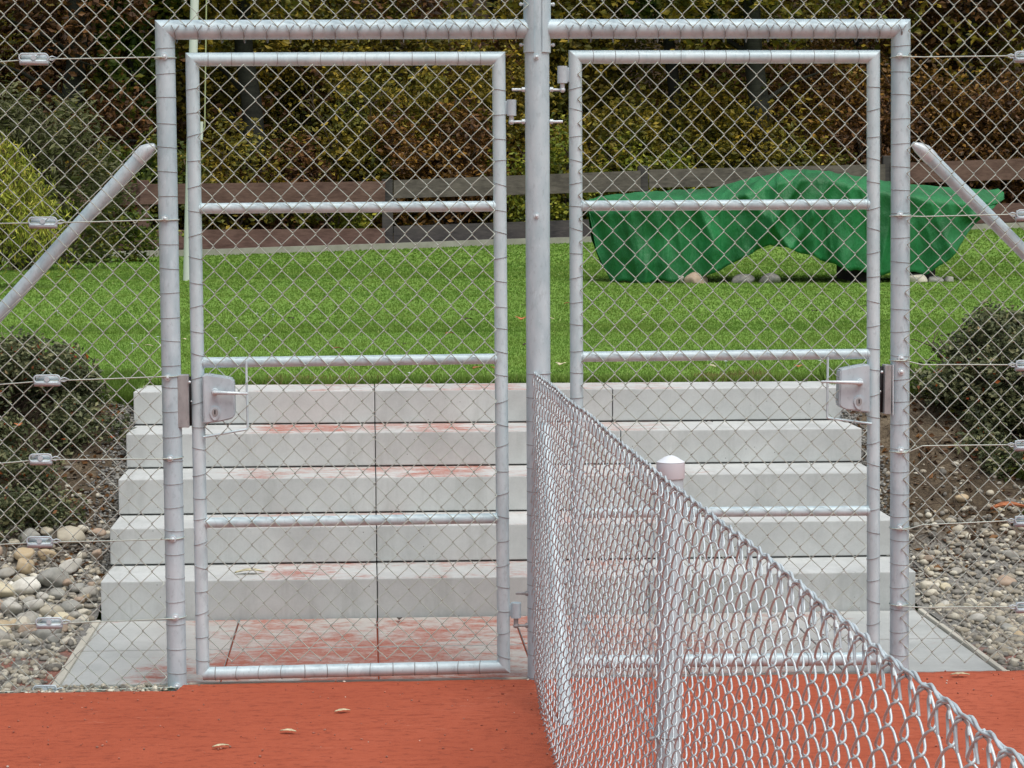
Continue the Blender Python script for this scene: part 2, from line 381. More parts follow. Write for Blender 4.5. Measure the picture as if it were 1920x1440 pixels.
# clay court with a ragged edge along the fence line
def clay_edge(x):
    e = np.where(x < -1.14, -.078, np.where(x < 1.13, .004, .010))
    e = e + .010*(vnoise(x, x*0, 9)-.5) + .008*(vnoise(x, x*0+3, 31)-.5)
    return e
mb = MB(); xs = np.concatenate([np.linspace(-14, -2.3, 12), np.linspace(-2.25, 2.6, 320), np.linspace(2.7, 16, 12)])
tt = np.concatenate([[0, .006, .02, .05], np.linspace(.1, 2, 24), np.linspace(2.3, 12, 14)])
X, Tt = np.meshgrid(xs, tt); Y = clay_edge(X)-Tt
Zc = .0 - .010*np.exp(-Tt/.006) + .004*(vnoise(X, Y, 2.3)-.5)*np.clip(Tt*4, 0, 1) + .002*(vnoise(X, Y, 14)-.5)*np.clip(Tt*9, 0, 1)
V = np.stack([X, Y, Zc], -1).reshape(-1, 3); ny, nx = X.shape; i = np.arange(nx*ny).reshape(ny, nx)
mb.add(V, np.stack([i[:-1, :-1], i[1:, :-1], i[1:, 1:], i[:-1, 1:]], -1).reshape(-1, 4))
tag(mb.build('clay_court', M['clay']), kind='structure')
# embankment either side of the stairs
def zbank(X, Y):
    X = np.asarray(X, float); Y = np.asarray(Y, float)
    z = -.012 + .715*sm(.95, 2.75, Y + .10*(vnoise(X, Y, 1.3, 5)-.5)) + .02*sm(.3, 1, Y)
    edge = np.minimum(np.abs(X-SX0), np.abs(X-SX1))
    dip = np.exp(-edge/.10)*sm(1.0, 1.6, Y)*(1-sm(2.3, 2.7, Y))
    z = z - .07*dip
    return z + (.03*(vnoise(X, Y, 5, 9)-.5) + .014*(vnoise(X, Y, 17, 4)-.5))*sm(.0, .8, Y)*(1-.9*sm(2.5, 2.7, Y))
yb = np.linspace(-.10, LAWN0+.06, 70)
tag(grid('embankment', np.linspace(-9, SX0-.012, 150), yb, zbank, M['soil']), kind='structure')
tag(grid('embankment', np.linspace(SX1+.012, 9, 150), yb, zbank, M['soil']), kind='structure')
# gravel strip before the paving on the left is part of the bank; paving slabs
PX0, PX1 = -1.535, 1.515
mb = MB(); gx = [PX0+.035] + [SX0+.03+.5*k for k in range(1, 6)] + [1.50, PX1-.03]
gx = sorted(set([PX0+.035] + [round(-.515+.5*k, 3) for k in range(-2, 4)] + [PX1-.03])); gx = [g for i, g in enumerate(gx) if i == 0 or g-gx[i-1] > .12 or i == len(gx)-1]
gy = [.022, .53, SY0-.005]; GAPY = .006
pav = MB()
for a, bb in zip(gx[:-1], gx[1:]):
    for c0, c1 in zip(gy[:-1], gy[1:]):
        box(pav, ((a+bb)/2, (c0+c1)/2, -.034 + SZ0), (bb-a-.006, c1-c0-.014, .068), .004)
tag(pav.build('paving', M['pad'], smooth=False), kind='structure')
mb = MB(); box(mb, ((PX0+PX1)/2, .53, -.040), (PX1-PX0-.06, .98, .05)); tag(mb.build('paving_bed', M['clay']), kind='structure')
for (x, nm) in ((PX0+.012, 'left'), (PX1-.010, 'right')):
    mb = MB(); box(mb, (x-(.010 if nm == 'right' else 0), .50, -.028), (.026 if nm == 'left' else .018, 1.03, .064), .004); tag(mb.build('kerb', M['kerb'], smooth=False), kind='structure')
mb = MB(); box(mb, ((-1.12+1.10)/2, .012, -.04), (2.20, .012, .076), .002); tag(mb.build('kerb', M['kerb'], smooth=False), kind='structure')
# far kerb at the foot of the wooden fence
mb = MB(); xs = np.linspace(-9, 16, 60)
for a, bb in zip(xs[:-1], xs[1:]):
    ya, yb_ = kerbY(a), kerbY(bb); za, zb_ = float(zlawn(a, ya)), float(zlawn(bb, yb_)); h = .10
    V = [(a, ya, za-.1), (bb, yb_, zb_-.1), (bb, yb_, zb_+h), (a, ya, za+h), (a, ya+.12, za-.1), (bb, yb_+.12, zb_-.1), (bb, yb_+.12, zb_+h), (a, ya+.12, za+h)]
    mb.add(V, [[0, 1, 2, 3], [3, 2, 6, 7], [5, 4, 7, 6]])
tag(mb.build('kerb', M['kerbfar'], smooth=False), kind='structure')

# ------------------------------------------------------------------ concrete stairs
st = thing('concrete_stairs', 'five pale grey concrete steps with clay stains leading up to the lawn', 'stairs', None, (0, SY0, 0))
jog = [0, .0, .0, .0, .0]
for i in range(5):
    for k in range(3):
        bl = 1+.0046*i; x0 = SX0+1+(k-1)*bl; x1 = x0+bl
        y0 = SY0+i*TD + random.uniform(-.0015, .0015); y1 = SY0+(i+1)*TD+.03
        if i == 4: y1 = SY0+5*TD
        zt = SZ0+(i+1)*RH; zb = SZ0+i*RH + (.0065 if i else -.02)
        mb = MB(); box(mb, ((x0+x1)/2, (y0+y1)/2, (zt+zb)/2), (x1-x0-.0035, y1-y0, zt-zb), .004)
        o = mb.build('step_block', M['step'], st, smooth=False, origin=(0, 0, 0)); o.matrix_parent_inverse = Matrix.Translation((0, -SY0, 0))
    
# ================================================================== TALL FENCE AND GATE
H, WM = .0742, .0694                       # diamond height and width of the chain link
def chain(mb, org, ex, ez, n, halves, r, depth, W=WM, Hh=H, phase=0, sides=5, wob=.0019, bulge=None, seed=1, hand=1, pts=None):
    """n interlocked zig-zag wires. org: lower corner; ex: direction of the panel, ez: up, y offset along ex x ez"""
    u = np.array([0, .09, .2, .5, .8, .91]) if pts is None else np.array(pts[0])
    shp = np.array([0, .8, 1, 1.06, 1, .8]) if pts is None else np.array(pts[1])
    K = halves*len(u)+1
    ex = np.array(ex, float); ez = np.array(ez, float); ny = np.cross(ez, ex); ny /= np.linalg.norm(ny)
    m = np.repeat(np.arange(halves), len(u)); uu = np.tile(u, halves); ss = np.tile(shp, halves)
    m = np.append(m, halves); uu = np.append(uu, 0); ss = np.append(ss, 0)
    i = np.arange(n)[:, None]
    right0 = ((m[None]+i+phase) % 2 == 0)
    a = np.where(right0, 1.0, 0.0); bq = 1-a
    ov = .0022/(W/2)
    a = a*(1+2*ov)-ov; bq = bq*(1+2*ov)-ov
    uX = uu + .03*np.sin(2*np.pi*uu)*0
    xx = (i + a + (bq-a)*uX[None])*W/2
    zz = np.broadcast_to((m+uu)[None]*Hh/2, xx.shape)
    sg = np.where(right0, 1, -1)*hand
    yy = sg*ss[None]*depth/2
    xx = xx + wob*(vnoise(xx, zz, 9, seed)-.5)*2 + wob*(vnoise(xx, zz, 3, seed+2)-.5)*3
    zz = zz + wob*(vnoise(xx, zz, 7, seed+5)-.5)*2
    P = np.array(org, float) + xx[..., None]*ex + zz[..., None]*ez + yy[..., None]*ny
    if bulge is not None: P = bulge(P)
    sweep(mb, P, r, sides, caps=False)
RW = .00148
YM = -.034                                    # mesh plane of the tall fence, in front of the posts
def rings_on(mb, p0, p1, R, zs, r=.0013):
    for z in zs:
        tt = (z-p0.z)/(p1.z-p0.z)
        if not 0 < tt < 1: continue
        c = p0.lerp(p1, tt); ring(mb, Vector(c)+Vector((0, 0, random.uniform(-.004, .004))), R+r*.6, r*.8, 'Z', 18, 4, random.choice([-1, 1])*random.uniform(.0003, .003))

# posts and beam
Lt, Lb = at(309, 56), at(332.4, 1296); Rt, Rb = at(1689, 54), at(1686, 1262); Cb = at(1012.5, 1275)
Ct = Cb.lerp(at(1007, 60), 1.0); Ct = Cb + (Ct-Cb)*1.75
gf = thing('gate_portal', 'tall galvanised tube portal with a thick middle post that carries both gate leaves', 'gate portal', None, (0, 0, 0))
def mitre_frame(p_low, p_corner, p_end, R): 
    mb = MB(); 
    return mb
def ctube(mb, pts, R, sides=28):
    """tube with sharp mitred corners: duplicates sections at the mitre plane"""
    P = [np.array(p, float) for p in pts]; a = np.arange(sides)*2*math.pi/sides
    secs = []
    for j, p in enumerate(P):
        if j == 0: t = P[1]-P[0]
        elif j == len(P)-1: t = P[-1]-P[-2]
        else:
            t1 = (P[j]-P[j-1]); t1 /= np.linalg.norm(t1); t2 = P[j+1]-P[j]; t2 /= np.linalg.norm(t2); t = t1+t2
        secs.append((p, t/np.linalg.norm(t)))
    V = []
    for j in range(len(P)-1):
        d = P[j+1]-P[j]; d /= np.linalg.norm(d)
        n = np.array([0, 1., 0]); n = n-n.dot(d)*d; n /= np.linalg.norm(n); bq = np.cross(d, n)
        rr = []
        for (p, t) in (secs[j], secs[j+1]):
            base = p + R*(np.cos(a)[:, None]*n+np.sin(a)[:, None]*bq)
            k = ((p-base)@t)/(d@t); rr.append(base+k[:, None]*d)
        i0 = np.arange(sides); i1 = i0+sides
        mb.add(np.concatenate(rr), np.stack([i0, np.roll(i0, -1), np.roll(i1, -1), i1], -1))
    for e, rev in ((0, True), (len(P)-1, False)):
        p, t = secs[e]; n = np.array([0, 1., 0]); n = n-n.dot(t)*t; n /= np.linalg.norm(n); bq = np.cross(t, n)
        ce = p + R*(np.cos(a)[:, None]*n+np.sin(a)[:, None]*bq); f = np.arange(sides)[None]
        mb.add(ce, f[:, ::-1] if rev else f)
Cl, Cr = at(1000, 54.5), at(1016, 54.3)
mb = MB(); ctube(mb, [Lb-Vector((0, 0, .25)), Lt, Lt+(Lt-Lt)], .030) if False else None
for nm, lo, co, en in (('left', Lb, Lt, Cl), ('right', Rb, Rt, Cr)):
    mb = MB(); 
    corner = co
    lo2 = lo + (lo-co).normalized()*.25
    mp = MB(); ctube(mp, [lo2, corner, corner+(en-corner)*1e-3], .030)
    # upright and beam, each its own part, meeting at the mitre
    up_ = MB(); be_ = MB()
    full = MB(); ctube(full, [lo2, corner, en], .030)
    up_.add(full.v[0], full.f[0]); up_.add(full.v[2], full.f[2]-full.n+full.n-full.f[2].min()+0 if False else np.arange(28)[None])
    be_.add(full.v[1], full.f[1]-full.f[1].min())
    up_.build('post', M['tube'], gf); be_.build('top_beam', M['tube'], gf)
mb = MB(); tube(mb, [Cb-Vector((0, 0, .25)), Ct], .038, 32)
cpost = mb.build('middle_post', M['tube'], gf)
# clamp shells round the middle post at beam height
for s in (-1, 1):
    mb = MB(); a = np.linspace(math.radians(18), math.radians(150), 14) ; zs0, zs1 = at(1006, 99).z, at(1006, -60).z
    cx = at(1007, 60); R0, R1 = .0385, .0425
    pts = []
    for z in (zs0, zs1):
        for R in (R0, R1):
            pts += [(cx.x + s*R*math.sin(q), cx.y - R*math.cos(q), z) for q in a]
    n = 14; F = []
    q = lambda l, r, j: (l*2+r)*n+j
    for j in range(n-1):
        F += [[q(0, 1, j), q(0, 1, j+1), q(1, 1, j+1), q(1, 1, j)], [q(0, 0, j), q(1, 0, j), q(1, 0, j+1), q(0, 0, j+1)], [q(0, 0, j), q(0, 0, j+1), q(0, 1, j+1), q(0, 1, j)], [q(1, 0, j), q(1, 1, j), q(1, 1, j+1), q(1, 0, j+1)]]
    F += [[q(0, 0, 0), q(0, 1, 0), q(1, 1, 0), q(1, 0, 0)], [q(0, 0, n-1), q(1, 0, n-1), q(1, 1, n-1), q(0, 1, n-1)]]
    mb.add(pts, F); mb.build('clamp', M['tube'], gf, smooth=False)
    for py in (84, 8):
        z = at(1006, py).z; mb = MB(); tube(mb, [(cx.x+s*.036, 0, z), (cx.x+s*.052, 0, z)], .0045, 6); ball(mb, (cx.x+s*.050, 0, z), .006, seg=8, ring=6)
        mb.build('clamp_bolt', M['bolt'], gf)
def bolt(px, py, Yf, parent, r=.0075):
    p = at(px, py, Yf); mb = MB(); tube(mb, [p+Vector((0, .004, 0)), p+Vector((0, -.002, 0))], r*1.35, 12); ball(mb, p+Vector((0, -.002, 0)), r*.85, (1, .9, 1), 12, 8)
    return mb.build('bolt', M['bolt'], parent)
for (x, y) in ((1006, 107), (1006, 405)): bolt(x, y, -.039, gf, .006)
for (x, y) in ((308, 106), (309.5, 410), (314.5, 708), (319, 860), (324, 1011), (329, 1158), (331.5, 1287)): bolt(x, y, -.032, gf)
for (x, y) in ((1688, 104), (1688, 403), (1690, 672), (1690, 697), (1689, 845), (1688, 990), (1687, 1135)): bolt(x, y, -.032, gf)

# ---------- side panels
def panel_thing(label): return thing('chain_link_fence', label, 'fence', None, (0, 0, 0))
fl = panel_thing('tall chain link fence left of the gate with diagonal brace, cobbles behind it')
fr = panel_thing('tall chain link fence right of the gate above the pebbles and the right brace')
fu = panel_thing('upper strip of chain link above the left half of the gate beam')
fv = panel_thing('upper strip of chain link above the right half of the gate beam')
EX, EZ = (1, 0, 0), (0, 0, 1)
def zigs(z0, z1): return int(round((z1-z0)/(H/2)))
# left panel: crossing seen at (230,145) -> anchor lattice there
anc = at(230, 145, YM)
nL = 34; xR = at(305, 600, 0).x
kx = round((xR-anc.x)/(WM/2)); x0 = anc.x + kx*WM/2 - nL*WM/2
zb_ = at(200, 1291, YM).z; kz = round((anc.z-zb_)/(H/2)); z0 = anc.z-kz*H/2
par = (0 if (kz+ (nL-kx)) % 2 == 0 else 1)
# a vertical shear keeps the lattice edge on the slightly leaning post
shear = (Lt.x-Lb.x)/(Lt.z-Lb.z)
mb = MB(); chain(mb, (x0 + (z0-anc.z)*shear*0, YM, z0), (1, 0, 0), (shear*.8, 0, 1), nL, kz+14, RW, .010, phase=par, seed=11, sides=6)
mb2 = mb; mb.mark()
rings_on(mb2, Lb, Lt, .030, [anc.z + H*(j+.5*0) - .0 + (at(310, 139).z-anc.z) % H for j in range(-32, 4)])
mb2.build('chain_link', M['wire'], fl)
# upper-left strip, extends the same lattice over the beam to the middle post
vb = at(328.3, 50, YM)
nU = int((at(985, 20, YM).x - vb.x)/(WM/2))+1
mb = MB(); ph = 0
chain(mb, (vb.x-WM/2*1, YM, vb.z), EX, EZ, nU+1, 16, RW, .010, phase=1, seed=21, sides=6)
def beam_ties(mb, xa, xb, za, zb):
    mb.mark()
    x = xa; k = 0
    while x < xb:
        tt = (x-xa)/(xb-xa); z = za+(zb-za)*tt
        pts = [(x-.012, YM, z+.004), (x-.004, YM-.001, z-.010), (x, YM+.001, z-.020), (x+.001, YM+.008, z-.032)]
        tube(mb, pts, .0017, 5)
        pts = [(x+.012, YM, z+.004), (x+.003, YM-.002, z-.008), (x-.003, YM-.001, z-.016)]
        tube(mb, pts, .0017, 5)
        ring(mb, (x, 0, z-.022+.006), .0315, .0012, 'X', 16, 4, .002)
        x += WM; k += 1
beam_ties(mb, vb.x, at(985, 50).x, vb.z, at(985, 48, YM).z)
mb.build('chain_link', M['wire'], fu)
vb2 = at(1068, 49, YM); nV = int((at(1700, 20, YM).x - vb2.x)/(WM/2))+1
mb = MB(); chain(mb, (vb2.x-WM/2*1, YM, vb2.z), EX, EZ, nV, 16, RW, .010, phase=1, seed=31, sides=6)
beam_ties(mb, vb2.x, at(1690, 50).x, vb2.z, at(1690, 48, YM).z)
mb.build('chain_link', M['wire'], fv)
# right panel
anr = at(1746.5, 124, YM)      # a crossing
nR = 30; xL = at(1700, 600, 0).x; kx = round((anr.x-xL)/(WM/2)); x0 = anr.x-kx*WM/2
zb_ = at(1800, 1243, YM).z; kz = round((anr.z-zb_)/(H/2)); z0 = anr.z-kz*H/2
mb = MB(); chain(mb, (x0, YM, z0), EX, EZ, nR, kz+14, RW, .010, phase=(kz+kx) % 2, seed=41, sides=6); mb.mark()
rings_on(mb, Rb, Rt, .030, [at(1689, 89).z - H*j for j in range(0, 32)])
mb.build('chain_link', M['wire'], fr)
# tension wires with tensioners
def tensioner(px, py, parent, wpx, big=True, flip=False):
    p = at(px, py, YM-.012); L = wpx/600; mb = MB(); h = .030; d = .028
    # U channel: base plate, front and back cheeks, end lug
    a = np.linspace(0, 2*math.pi, 25)[:-1]
    hx = L*.36
    prof = []
    for q in a:
        cx = math.copysign(hx-.012, math.cos(q)); prof.append((cx+.012*math.cos(q), .012*math.sin(q)))
    loop = [(p.x+x, p.y, p.z+z) for x, z in prof]; loop.append(loop[0])
    tube(mb, loop, .0028, 6)
    prism(mb, [(p.x-hx, p.z-.022), (p.x+hx, p.z-.022), (p.x+hx, p.z-.006), (p.x-hx, p.z-.006)], p.y-.002, p.y+.018, .002)
    prism(mb, [(p.x-hx+.004, p.z-.010), (p.x+hx-.004, p.z-.010), (p.x+hx-.004, p.z+.011), (p.x-hx+.004, p.z+.011)], p.y+.014, p.y+.018)
    tube(mb, [(p.x, p.y-.004, p.z), (p.x, p.y+.018, p.z)], .008, 10)
    s = 1 if not flip else -1
    tube(mb, [(p.x+s*hx, p.y+.004, p.z), (p.x+s*(hx+.012), p.y+.004, p.z+.004), (p.x+s*(hx+.026), p.y+.004, p.z), (p.x+s*(hx+.012), p.y+.004, p.z-.008), (p.x+s*hx, p.y+.004, p.z-.006)], .0024, 6)
    return mb.build('wire_tensioner', M['alu'], parent)
LW = [(116, 63, 108, 106, 72), (419, 80, 415, 411, 70), (721, 88, 711, 705, 66), (869, 76, 859, 859, 56), (1021, 74, 1014, 1010, 64), (1172, 92, 1166, 1159, 66), (1297, 84, 1293, 1288, 60)]
for (y0, tx, ty, y1, w) in LW:
    mb = MB(); xe = 300+ (y1-106)*.019
    P = [at(-160, y0+1, YM-.008), at(0, y0, YM-.008), at(tx, ty+3, YM-.008), at((tx+xe)/2, (ty+y1)/2+2.5, YM-.008), at(xe, y1+1, YM-.002), at(xe+9, y1+2, YM-.004)]
    pts = []
    for a_, b_ in zip(P[:-1], P[1:]):
        for k in range(6): pts.append(a_.lerp(b_, k/6))
    pts.append(P[-1]); tube(mb, pts, .0021, 6)
    tt = (P[-1].z-Lb.z)/(Lt.z-Lb.z); ring(mb, Lb.lerp(Lt, tt), .0325, .0019, 'Z', 20, 5, .002)
    mb.build('tension_wire', M['wire'], fl); tensioner(tx, ty, fl, w)
RWs = [(104, 1912, 104, 107), (403, 1915, 401, 406), (675, 1914, 683, 684), (847, 1912, 833, 836), (991, 1912, 975, 984), (1135, 1914, 1137, 1139)]
for (y1, tx, ty, ym) in RWs:
    mb = MB(); P = [at(1680, y1+1, YM-.004), at(1700, y1+2, YM-.002), at(1730, ym, YM-.008), at(1800, (ym*2+ty)/3, YM-.008), at(1900, ty+1, YM-.008), at(2080, ty+1, YM-.008)]
    pts = []
    for a_, b_ in zip(P[:-1], P[1:]):
        for k in range(6): pts.append(a_.lerp(b_, k/6))
    pts.append(P[-1]); tube(mb, pts, .0021, 6)
    tt = (P[0].z-Rb.z)/(Rt.z-Rb.z); ring(mb, Rb.lerp(Rt, tt), .0325, .0019, 'Z', 20, 5, .002)
    mb.build('tension_wire', M['wire'], fr); tensioner(tx+16, ty, fr, 70, flip=True)
# diagonal braces
for (a0, a1, par_, e) in (((272, 284), (-95, 692), fl, (291, 273)), ((1733, 284), (2080, 634), fr, (1711, 270))):
    p0, p1 = at(*a0, Y=.006), at(*a1, Y=.006); d = (p1-p0)
    p2 = p0 + d*((p0.z+.05)/(-d.z))
    mb = MB(); tube(mb, [p0, p2], .0215, 20); mb.build('brace', M['tube'], par_)
    # end fitting: a flattened sleeve bent to the post
    q = at(*e, Y=.0); mb = MB()
    dn = (p0-p2).normalized()
    sweep(mb, [[tuple(p0-dn*.035), tuple(p0-dn*.02), tuple(p0), tuple(p0.lerp(q, .55)), tuple(q)]], np.array([.0225, .0235, .0232, .017, .008]), 14)
    mb.build('brace_bracket', M['bolt'], par_)

# ================================================================== GATE LEAVES
def leaf(label, corners, rails, tubes_, lattice, hinge_side, seed):
    g = thing('gate_leaf', label, 'gate', 'pair of gate leaves', (0, 0, 0)); del g['group']
    (tl, tr, bl_, br_) = corners; RT = .0207
    tlp, trp, blp, brp = at(*tl), at(*tr), at(*bl_), at(*br_)
    full = MB(); ctube(full, [blp, tlp, trp, brp, blp], RT, 20)
    nm = ['stile', 'rail', 'stile', 'rail']
    for j in range(4):
        mb = MB(); P0 = [blp, tlp, trp, brp][j]; P1 = [tlp, trp, brp, blp][j]
        mb.add(full.v[j], full.f[j]-full.f[j].min()); mb.build(nm[j], M['tube2'], g)
    for (ya, yb) in rails:
        A = at(tlp and (tl[0]+(bl_[0]-tl[0])*(ya-tl[1])/(bl_[1]-tl[1])), ya); B = at(tr[0]+(br_[0]-tr[0])*(yb-tr[1])/(br_[1]-tr[1]), yb)
        mb = MB(); tube(mb, [A, B], .0163, 20)
        d = (B-A).normalized()
        for P in (A+d*.020, B-d*.020): ring(mb, P, .0168, .0022, 'X', 16, 6)
        mb.build('rail', M['tube2'], g)
    cx, cy, = lattice; ym = -.0235
    a = at(cx, cy, ym); xl = max(tlp.x, blp.x)+RT*.95; xr = min(trp.x, brp.x)-RT*.95
    zt = tlp.z-RT*.9; zb = blp.z+RT*.4
    kl = math.ceil((a.x-xl)/(WM/2)-.25); n = math.ceil((xr-(a.x-kl*WM/2))/(WM/2)-.25); kz = int((a.z-zb)/(H/2)); hv = math.ceil((zt-(a.z-kz*H/2))/(H/2)-.1)
    mb = MB(); shear_ = ((tlp.x-blp.x)+(trp.x-brp.x))/2/(tlp.z-blp.z)
    chain(mb, (a.x-kl*WM/2 - shear_*0 + (-(kz*H/2))*shear_, ym, a.z-kz*H/2), EX, (shear_, 0, 1), n, hv, RW, .010, phase=(kl+kz) % 2, seed=seed, sides=6)
    mb.mark()
    # wraps on stiles and the top rail
    zz = a.z - kz*H/2
    while zz < zt:
        for (p, q) in ((blp, tlp), (brp, trp)):
            tt = (zz-p.z)/(q.z-p.z)
            if 0.01 < tt < .985: ring(mb, p.lerp(q, tt)+Vector((0, 0, random.uniform(-.006, .006))), RT+.0008, .0011, 'Z', 16, 4, random.choice([-1, 1])*random.uniform(.001, .007))
        zz += H
    xx = xl+.02
    while xx < xr:
        for (p, q) in ((blp, brp), (tlp, trp)):
            tt = (xx-p.x)/(q.x-p.x); ring(mb, p.lerp(q, tt), RT+.0008, .0014 if p is blp else .0009, 'X', 16, 4, random.uniform(-.006, .006))
        xx += WM
    mb.build('chain_link', M['wire'], g)
    return g
gl = leaf('left gate leaf with its lever lock beside the left portal post', ((360.5, 111.5), (935, 109.5), (380.5, 1263), (944.5, 1250)), [(391, 386.5), (680, 672.5), (980.5, 971.5)], None, (395.7, 302.8), 'r', 51)
gr = leaf('right gate leaf in front of the green cover, partly hidden by the low fence', ((1078.5, 107), (1637.5, 106.5), (1083.5, 1241), (1637.5, 1235)), [(386, 383), (669, 663.5), (962, 957.5)], None, (1211.4, 162.3), 'l', 61)
def Z72(x, y, ox, oy=640): return (ox+x/7.2, oy+y/7.2)
def lock(g, poly, ox, lever, cyl, guard, keeper, gap, rod=None):
    yf = -.030
    pl = [at(*Z72(x, y, ox), Y=yf) for x, y in poly]
    mb = MB(); prism(mb, [(p.x, p.z) for p in pl], -.040, .012, .004)
    lk = mb.build('lock', M['alu'], g, smooth=False)
    (x0, y0), (x1, y1) = lever; A = at(*Z72(x0, y0, ox), Y=-.058); B = at(*Z72(x1, y1, ox), Y=-.062)
    mb = MB(); sweep(mb, [[tuple(A-(B-A)*.04), tuple(A), tuple(A.lerp(B, .3)), tuple(B), tuple(B+(B-A)*.01)]], np.array([.004, .0068, .0058, .0036, .002]), 12)
    tube(mb, [A, A+Vector((0, .022, 0))], .0075, 14); ring(mb, A+Vector((0, .018, .001)), .009, .002, 'Y')
    tube(mb, [A+Vector((0, .020, 0)), A+Vector((0, .0175, 0))], .0105, 18)
    mb.build('lever_handle', M['bolt'], lk)
    C = at(*Z72(*cyl, ox), Y=-.043); mb = MB()
    a = np.linspace(0, 2*math.pi, 25)[:-1]
    prism(mb, [(C.x+.0168*math.cos(q)*(1-.22*(math.sin(q) < 0)*abs(math.sin(q))), C.z-.001+(.0185 if math.sin(q) > 0 else .026)*math.sin(q)) for q in a], C.y-.002, C.y+.006, .0012)
    cy_ = mb.build('lock_cylinder', M['alu'], lk, smooth=False)
    mb = MB(); prism(mb, [(C.x+.0098*math.cos(q), C.z+(.0108 if math.sin(q) > 0 else .0140)*math.sin(q)) for q in a], C.y-.0034, C.y+.004, .0006); mb.build('key_slot', M['steel'], lk, smooth=False); mb = MB(); box(mb, (C.x, C.y-.0036, C.z), (.0035, .002, .013)); mb.build('keyhole', M['dark'], lk, smooth=False)
    mb = MB(); G = [at(*Z72(x, y, ox), Y=-.024) for x, y in guard]; P = []
    for j, p in enumerate(G):
        if 0 < j < len(G)-1:
            P += [p.lerp(G[j-1], .06), p.lerp(G[j-1], .015), p.lerp(G[j+1], .015), p.lerp(G[j+1], .06)]
        else: P.append(p)
    tube(mb, P, .0038, 10); mb.build('latch_guard', M['tube2'], g)
    return lk
def keeper_part(ox, x0, x1, y0, y1, dk, rod):
    A = at(*Z72(x0, y1, ox), Y=-.02); B = at(*Z72(x1, y0, ox), Y=-.02); mb = MB()
    box(mb, ((A.x+B.x)/2, .0, (A.z+B.z)/2), (B.x-A.x, .045, B.z-A.z), .002); k = mb.build('lock_keeper', M['steel'], gf, smooth=False)
    A = at(*Z72(dk[0], y1-20, ox), Y=-.01); B = at(*Z72(dk[1], y0+30, ox), Y=-.01); mb = MB()
    box(mb, ((A.x+B.x)/2, .012, (A.z+B.z)/2), (B.x-A.x, .025, B.z-A.z)); mb.build('keeper_channel', M['dark'], k)
    if rod:
        A = at(*Z72(rod, y0-5, ox), Y=-.024); B = at(*Z72(rod, y1+12, ox), Y=-.024); mb = MB(); tube(mb, [A, B], .0022, 8); mb.build('keeper_edge', M['bolt'], k)
    for (x, y) in ((dk[2], y0+95), (dk[2]+ (25 if dk[2] < 500 else -20), y0+355)):
        p = at(*Z72(x, y, ox), Y=-.028); mb = MB(); ball(mb, p, .0045 if y < y0+200 else .0025); mb.build('keeper_screw', M['bolt'], k)
lock(gl, [(575, 452), (640, 440), (950, 488), (990, 515), (1003, 560), (1016, 985), (995, 1030), (950, 1052), (780, 1088), (590, 1112)], 300, ((735, 692), (1180, 706)), (742, 955), [(1163, 265), (1186, 1186), (585, 1292)], None, None)
keeper_part(300, 243, 385, 455, 1165, (388, 436, 400), None)
lock(gr, [(535, 385), (560, 370), (850, 312), (935, 312), (935, 965), (760, 940), (600, 920), (545, 890), (520, 860)], 1500, ((828, 560), (290, 545)), (795, 810), [(375, 215), (368, 1035), (965, 1112)], None, None)
keeper_part(1500, 1138, 1238, 318, 985, (1082, 1134, 1105), 1256)
# hinges: barrel on the stile, pin and threaded eye bolt through the middle post
def hinge(g, bx0, bx1, by0, by1, rodx, rody, side, dark=False):
    m_ = M['alu'] if not dark else M['tube']; r_ = M['bolt'] if not dark else M['steel']
    a = at((bx0+bx1)/2, by1, -.004); b_ = at((bx0+bx1)/2, by0, -.004); R = abs(at(bx1, by0).x-at(bx0, by0).x)/2
    mb = MB(); tube(mb, [a, b_], R, 18)
    st_ = at(bx0-6 if side < 0 else bx1+6, (by0+by1)/2, 0)
    box(mb, ((a.x+st_.x)/2, 0, (a.z+b_.z)/2), (abs(st_.x-a.x), .012, (b_.z-a.z)*.85), .002)
    h = mb.build('hinge', m_, g)
    e = at((bx0+bx1)/2, rody, -.004)
    mb = MB(); tube(mb, [a, e], .0075, 10); ball(mb, e, .0095, (1, 1, .9)); f = at(rodx, rody-.5, -.004); tube(mb, [e, f], .0042, 8)
    for nx in ((981.5, 1034) if rody < 600 else (988, 1030)):
        n_ = at(nx, rody-.5, -.004); tube(mb, [n_-Vector((.005, 0, 0)), n_+Vector((.005, 0, 0))], .0085, 6)
    mb.build('hinge_bolt', r_, h)
hinge(gl, 950, 968, 187, 217, 1055, 228.5, -1); hinge(gr, 1045, 1064, 124, 156, 960, 168.5, 1)
hinge(gl, 958, 977, 1130, 1158, 1050, 1173, -1, True); hinge(gr, 1048, 1068, 1062, 1092, 967, 1113, 1, True)

# ================================================================== LOW FENCE RUNNING TOWARDS THE CAMERA
lf = thing('low_chain_link_fence', 'low silvery chain link fence running from the middle post across the clay towards the viewer', 'fence', None, (0, 0, 0))
ANG = .0187; DS = Vector((math.sin(ANG), -math.cos(ANG), 0)); XF = -.0269; ZT = .9693
def bulge(P):
    t = -(P[..., 1]); z = P[..., 2]
    low = np.clip((.35-z)/.35, 0, 1)**1.5
    off = -.045*low*np.clip((t-.1)/1.0, 0, 1) + .010*(vnoise(t, z, 2.0, 8)-.5) 
    P = P.copy(); P[..., 0] += off + .004*(vnoise(t, z, 6, 3)-.5); P[..., 2] += .008*(vnoise(t, z*0, 1.5, 5)-.5)
    return P
KN0 = 4.083                                    # a top knot seen at (1633,1212)
k = int(KN0/WM); start = KN0 - k*WM
nw = int(4.9/(WM/2)); hv = int(round((ZT+.03)/(H/2)))
org = Vector((XF, 0, 0)) + DS*(start-WM/2)
org.z = ZT - hv*H/2
